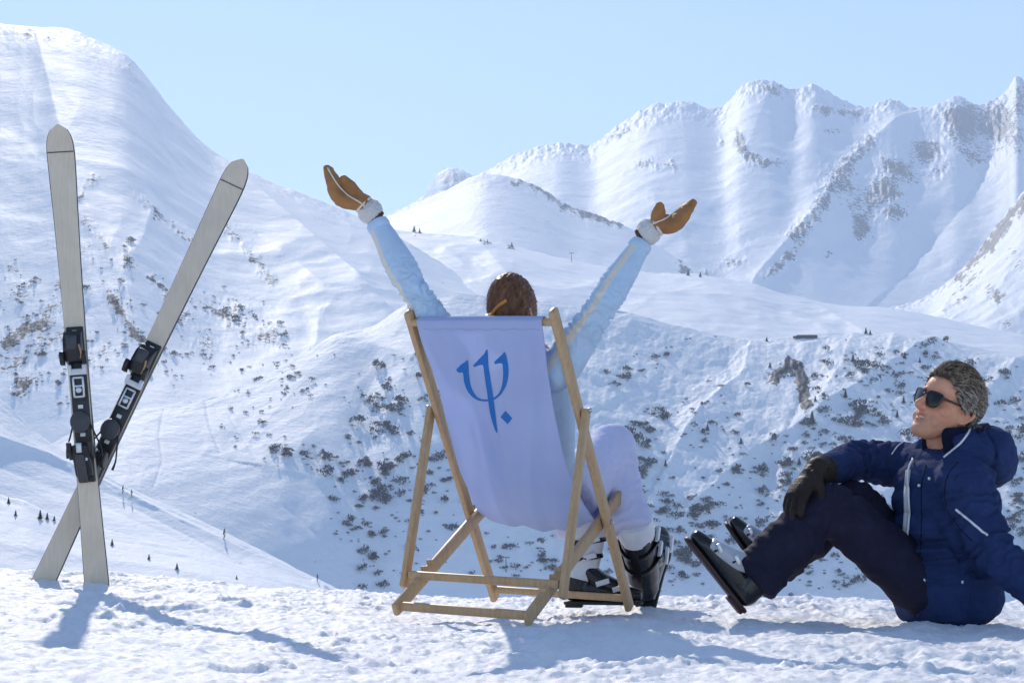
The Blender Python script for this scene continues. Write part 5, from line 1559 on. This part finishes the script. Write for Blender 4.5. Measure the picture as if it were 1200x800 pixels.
# ---- ski lift pylons
M_pyl = simple_mat('grey lift steel', (0.16, 0.17, 0.18), .5, .6, bump=0)
def pylon(L, px, py, hpx, label, group=None):
    q = surf_at(L, px, py)
    if q is None: return
    p, m = q; H = hpx * m
    r = tag(empty('lift_pylon', p), label, 'ski lift pylon', group)
    Geo().loft([(p - Vector((0, 0, .05 * H)), .040 * H), (p + Vector((0, 0, H)), .024 * H)], ref=(1, 0, 0), nseg=10, smooth=False, cap=.1).build('mast', M_pyl, r)
    Geo().box(p + Vector((0, 0, H)), (.24 * H, 0, 0), (0, .03 * H, 0), (0, 0, .03 * H), .008 * H).build('cross_arm', M_pyl, r)
    for s in (-1, 1):
        Geo().box(p + Vector((s * .21 * H, 0, .95 * H)), (.035 * H, 0, 0), (0, .12 * H, 0), (0, 0, .025 * H), .008 * H).build('sheave_train', M_pyl, r)
for x, y, h in ((502, 315, 12), (507, 327, 10), (516, 347, 15), (527, 366, 13)):
    pylon(L2 if y < 340 else L2, x, y, h, 'thin lift pylon on the sunlit hill, just left of the head above the deckchair', 'lift pylons on the round hill')
pylon(L2, 669, 307, 10, 'lone thin pylon on the hill crest near the raised right mitten')
pylon(L3, 593, 672, 17, 'thin lift pylon low on the slope seen between the deckchair legs')

# ---- skiers on the near piste
M_ski1 = simple_mat('dark ski suit', (0.03, 0.035, 0.05), .8, bump=0)
def skier(L, px, py, hpx, label, group=None, flip=1):
    q = surf_at(L, px, py)
    if q is None: return
    p, m = q; k = hpx * m / 1.75
    T = lambda x, y, z: p + Vector((x * flip * k, y * k, z * k))
    r = tag(empty('person', p), label, 'person', group)
    g = Geo()
    for s in (-.10, .10):
        g.loft([(T(.02, s, .02), .06 * k), (T(-.02, s, .12), .06 * k), (T(.10, s, .48), .075 * k), (T(-.04, s, .88), .10 * k)], ref=(0, 1, 0), nseg=10)
        g.loft([(T(.08, s * 1.9, 1.36), .065 * k), (T(.12, s * 2.6, 1.08), .055 * k), (T(.32, s * 2.4, 1.00), .045 * k)], ref=(0, 1, 0), nseg=8)
    g.loft([(T(-.04, 0, .85), .15 * k, .12 * k), (T(.02, 0, 1.15), .17 * k, .13 * k), (T(.08, 0, 1.40), .19 * k, .11 * k), (T(.10, 0, 1.50), .07 * k, .07 * k)], ref=(0, 1, 0), nseg=12)
    g.ball(T(.12, 0, 1.63), (.115 * k, .10 * k, .13 * k), n=8)
    link_mesh('body', g.fused('body', .035 * k, 2), M_ski1, r)
    for s in (-.11, .11):
        Geo().loft([(T(-.75, s, .01), .045 * k, .015 * k), (T(.70, s, .01), .045 * k, .015 * k), (T(.90, s, .07), .03 * k, .012 * k)], ref=(0, 1, 0), nseg=8).build('ski', M_bk, r)
        Geo().loft([(T(.32, s * 2.4, 1.02), .012 * k), (T(.10, s * 3.0, .02), .010 * k)], ref=(0, 1, 0), nseg=6, smooth=False).build('ski_pole', M_bk, r)
skier(L4, 144, 578, 10, 'tiny distant skier, the left one of two just right of the ski bindings')
skier(L4, 155, 583, 9, 'tiny distant skier, the right one of two just right of the ski bindings', flip=-1)
skier(L4, 262, 632, 12, 'tiny lone skier halfway down the straight piste track')
skier(L4, 372, 681, 9, 'tiny skier at the foot of the piste, nearest the deckchair', flip=-1)

# ---- low hut on the ridge crest
q = surf_at(L3, 945, 396.5)
if q:
    p, m = q
    M_hut = simple_mat('weathered boards', (0.07, 0.05, 0.045), .85); M_roof = simple_mat('snowy roof', (0.82, 0.84, 0.88), .7, bump=0)
    hut = tag(empty('hut', p), 'long low dark hut on the snowy ridge crest to the right of the deckchair', 'hut')
    Geo().box(p + Vector((0, 0, 1.4 * m)), (12 * m, 0, 0), (0, 4 * m, 0), (0, 0, 1.6 * m), .1 * m).build('wall', M_hut, hut)
    Geo().prism([(-5 * m, 0), (0, 1.5 * m), (5 * m, 0)], p + Vector((1 * m, 0, 3.02 * m)), (0, 1, 0), (0, 0, 1), (1, 0, 0), 20 * m).build('roof', M_roof, hut)
    Geo().box(p + Vector((-14 * m, 0, .8 * m)), (1.8 * m, 0, 0), (0, 2 * m, 0), (0, 0, 1.2 * m), .1 * m).build('annexe', M_hut, hut)
# ================================================================== LIGHT, SKY, AIR, CAMERA
SUN_EL, SUN_AZ = R_(34), R_(-14)       # azimuth from +Y, negative = to the left
sd = Vector((math.sin(SUN_AZ) * math.cos(SUN_EL), math.cos(SUN_AZ) * math.cos(SUN_EL), math.sin(SUN_EL)))
sl = bpy.data.lights.new('sun', 'SUN'); sl.energy = 3.15; sl.angle = R_(0.53); sl.color = (1.0, 0.90, 0.78)
so = bpy.data.objects.new('sun', sl); COL.objects.link(so)
so.rotation_euler = (-sd).to_track_quat('-Z', 'Y').to_euler()
w = bpy.data.worlds.new('World'); sc.world = w; w.use_nodes = True
nt = w.node_tree
bg = nt.nodes['Background']; sky = nt.nodes.new('ShaderNodeTexSky')
sky.sky_type = 'NISHITA'; sky.sun_disc = False
sky.sun_elevation = SUN_EL; sky.sun_rotation = SUN_AZ
sky.altitude = 2000; sky.air_density = 1.0; sky.dust_density = 0.25; sky.ozone_density = 2.4
nt.links.new(sky.outputs[0], bg.inputs[0]); bg.inputs[1].default_value = 0.13

HAZE = 1.0
if HAZE:
    bm = bmesh.new(); bmesh.ops.create_cube(bm, size=1)
    for vv in bm.verts:
        vv.co = Vector((vv.co.x * 14600, vv.co.y * 10200 + 4200, 0 if vv.co.z < 0 else 1))
        vv.co.z = -90 if vv.co.z == 0 else 1900
    hm = bpy.data.meshes.new('haze'); bm.to_mesh(hm); bm.free()
    t = bpy.data.materials.new('mountain air'); t.use_nodes = True
    t.node_tree.nodes.remove(t.node_tree.nodes['Principled BSDF'])
    pv = t.node_tree.nodes.new('ShaderNodeVolumePrincipled')
    pv.inputs['Color'].default_value = (0.68, 0.81, 1.0, 1); pv.inputs['Density'].default_value = 0.00013 * HAZE
    pv.inputs['Anisotropy'].default_value = 0.2
    t.node_tree.links.new(pv.outputs[0], t.node_tree.nodes['Material Output'].inputs['Volume'])
    tag(link_mesh('haze', hm, t, smooth=False), kind='stuff')

cam = bpy.data.cameras.new('camera'); co = bpy.data.objects.new('camera', cam); COL.objects.link(co)
cam.sensor_width = 36; cam.lens = 36 * F / 1200.0
cam.shift_y = (HOR - 400.0) / 1200.0
cam.clip_start = 0.05; cam.clip_end = 40000
co.location = (0, 0, CAM_H); co.rotation_euler = (R_(90), 0, 0)
sc.camera = co
sc.render.engine = 'CYCLES'
sc.cycles.use_denoising = True
sc.cycles.max_bounces = 6; sc.cycles.diffuse_bounces = 3; sc.cycles.volume_bounces = 1
sc.cycles.sample_clamp_indirect = 6
sc.view_settings.view_transform = 'Standard'; sc.view_settings.look = 'None'
sc.view_settings.exposure = 0.47; sc.view_settings.gamma = 1
sc.view_settings.use_curve_mapping = False
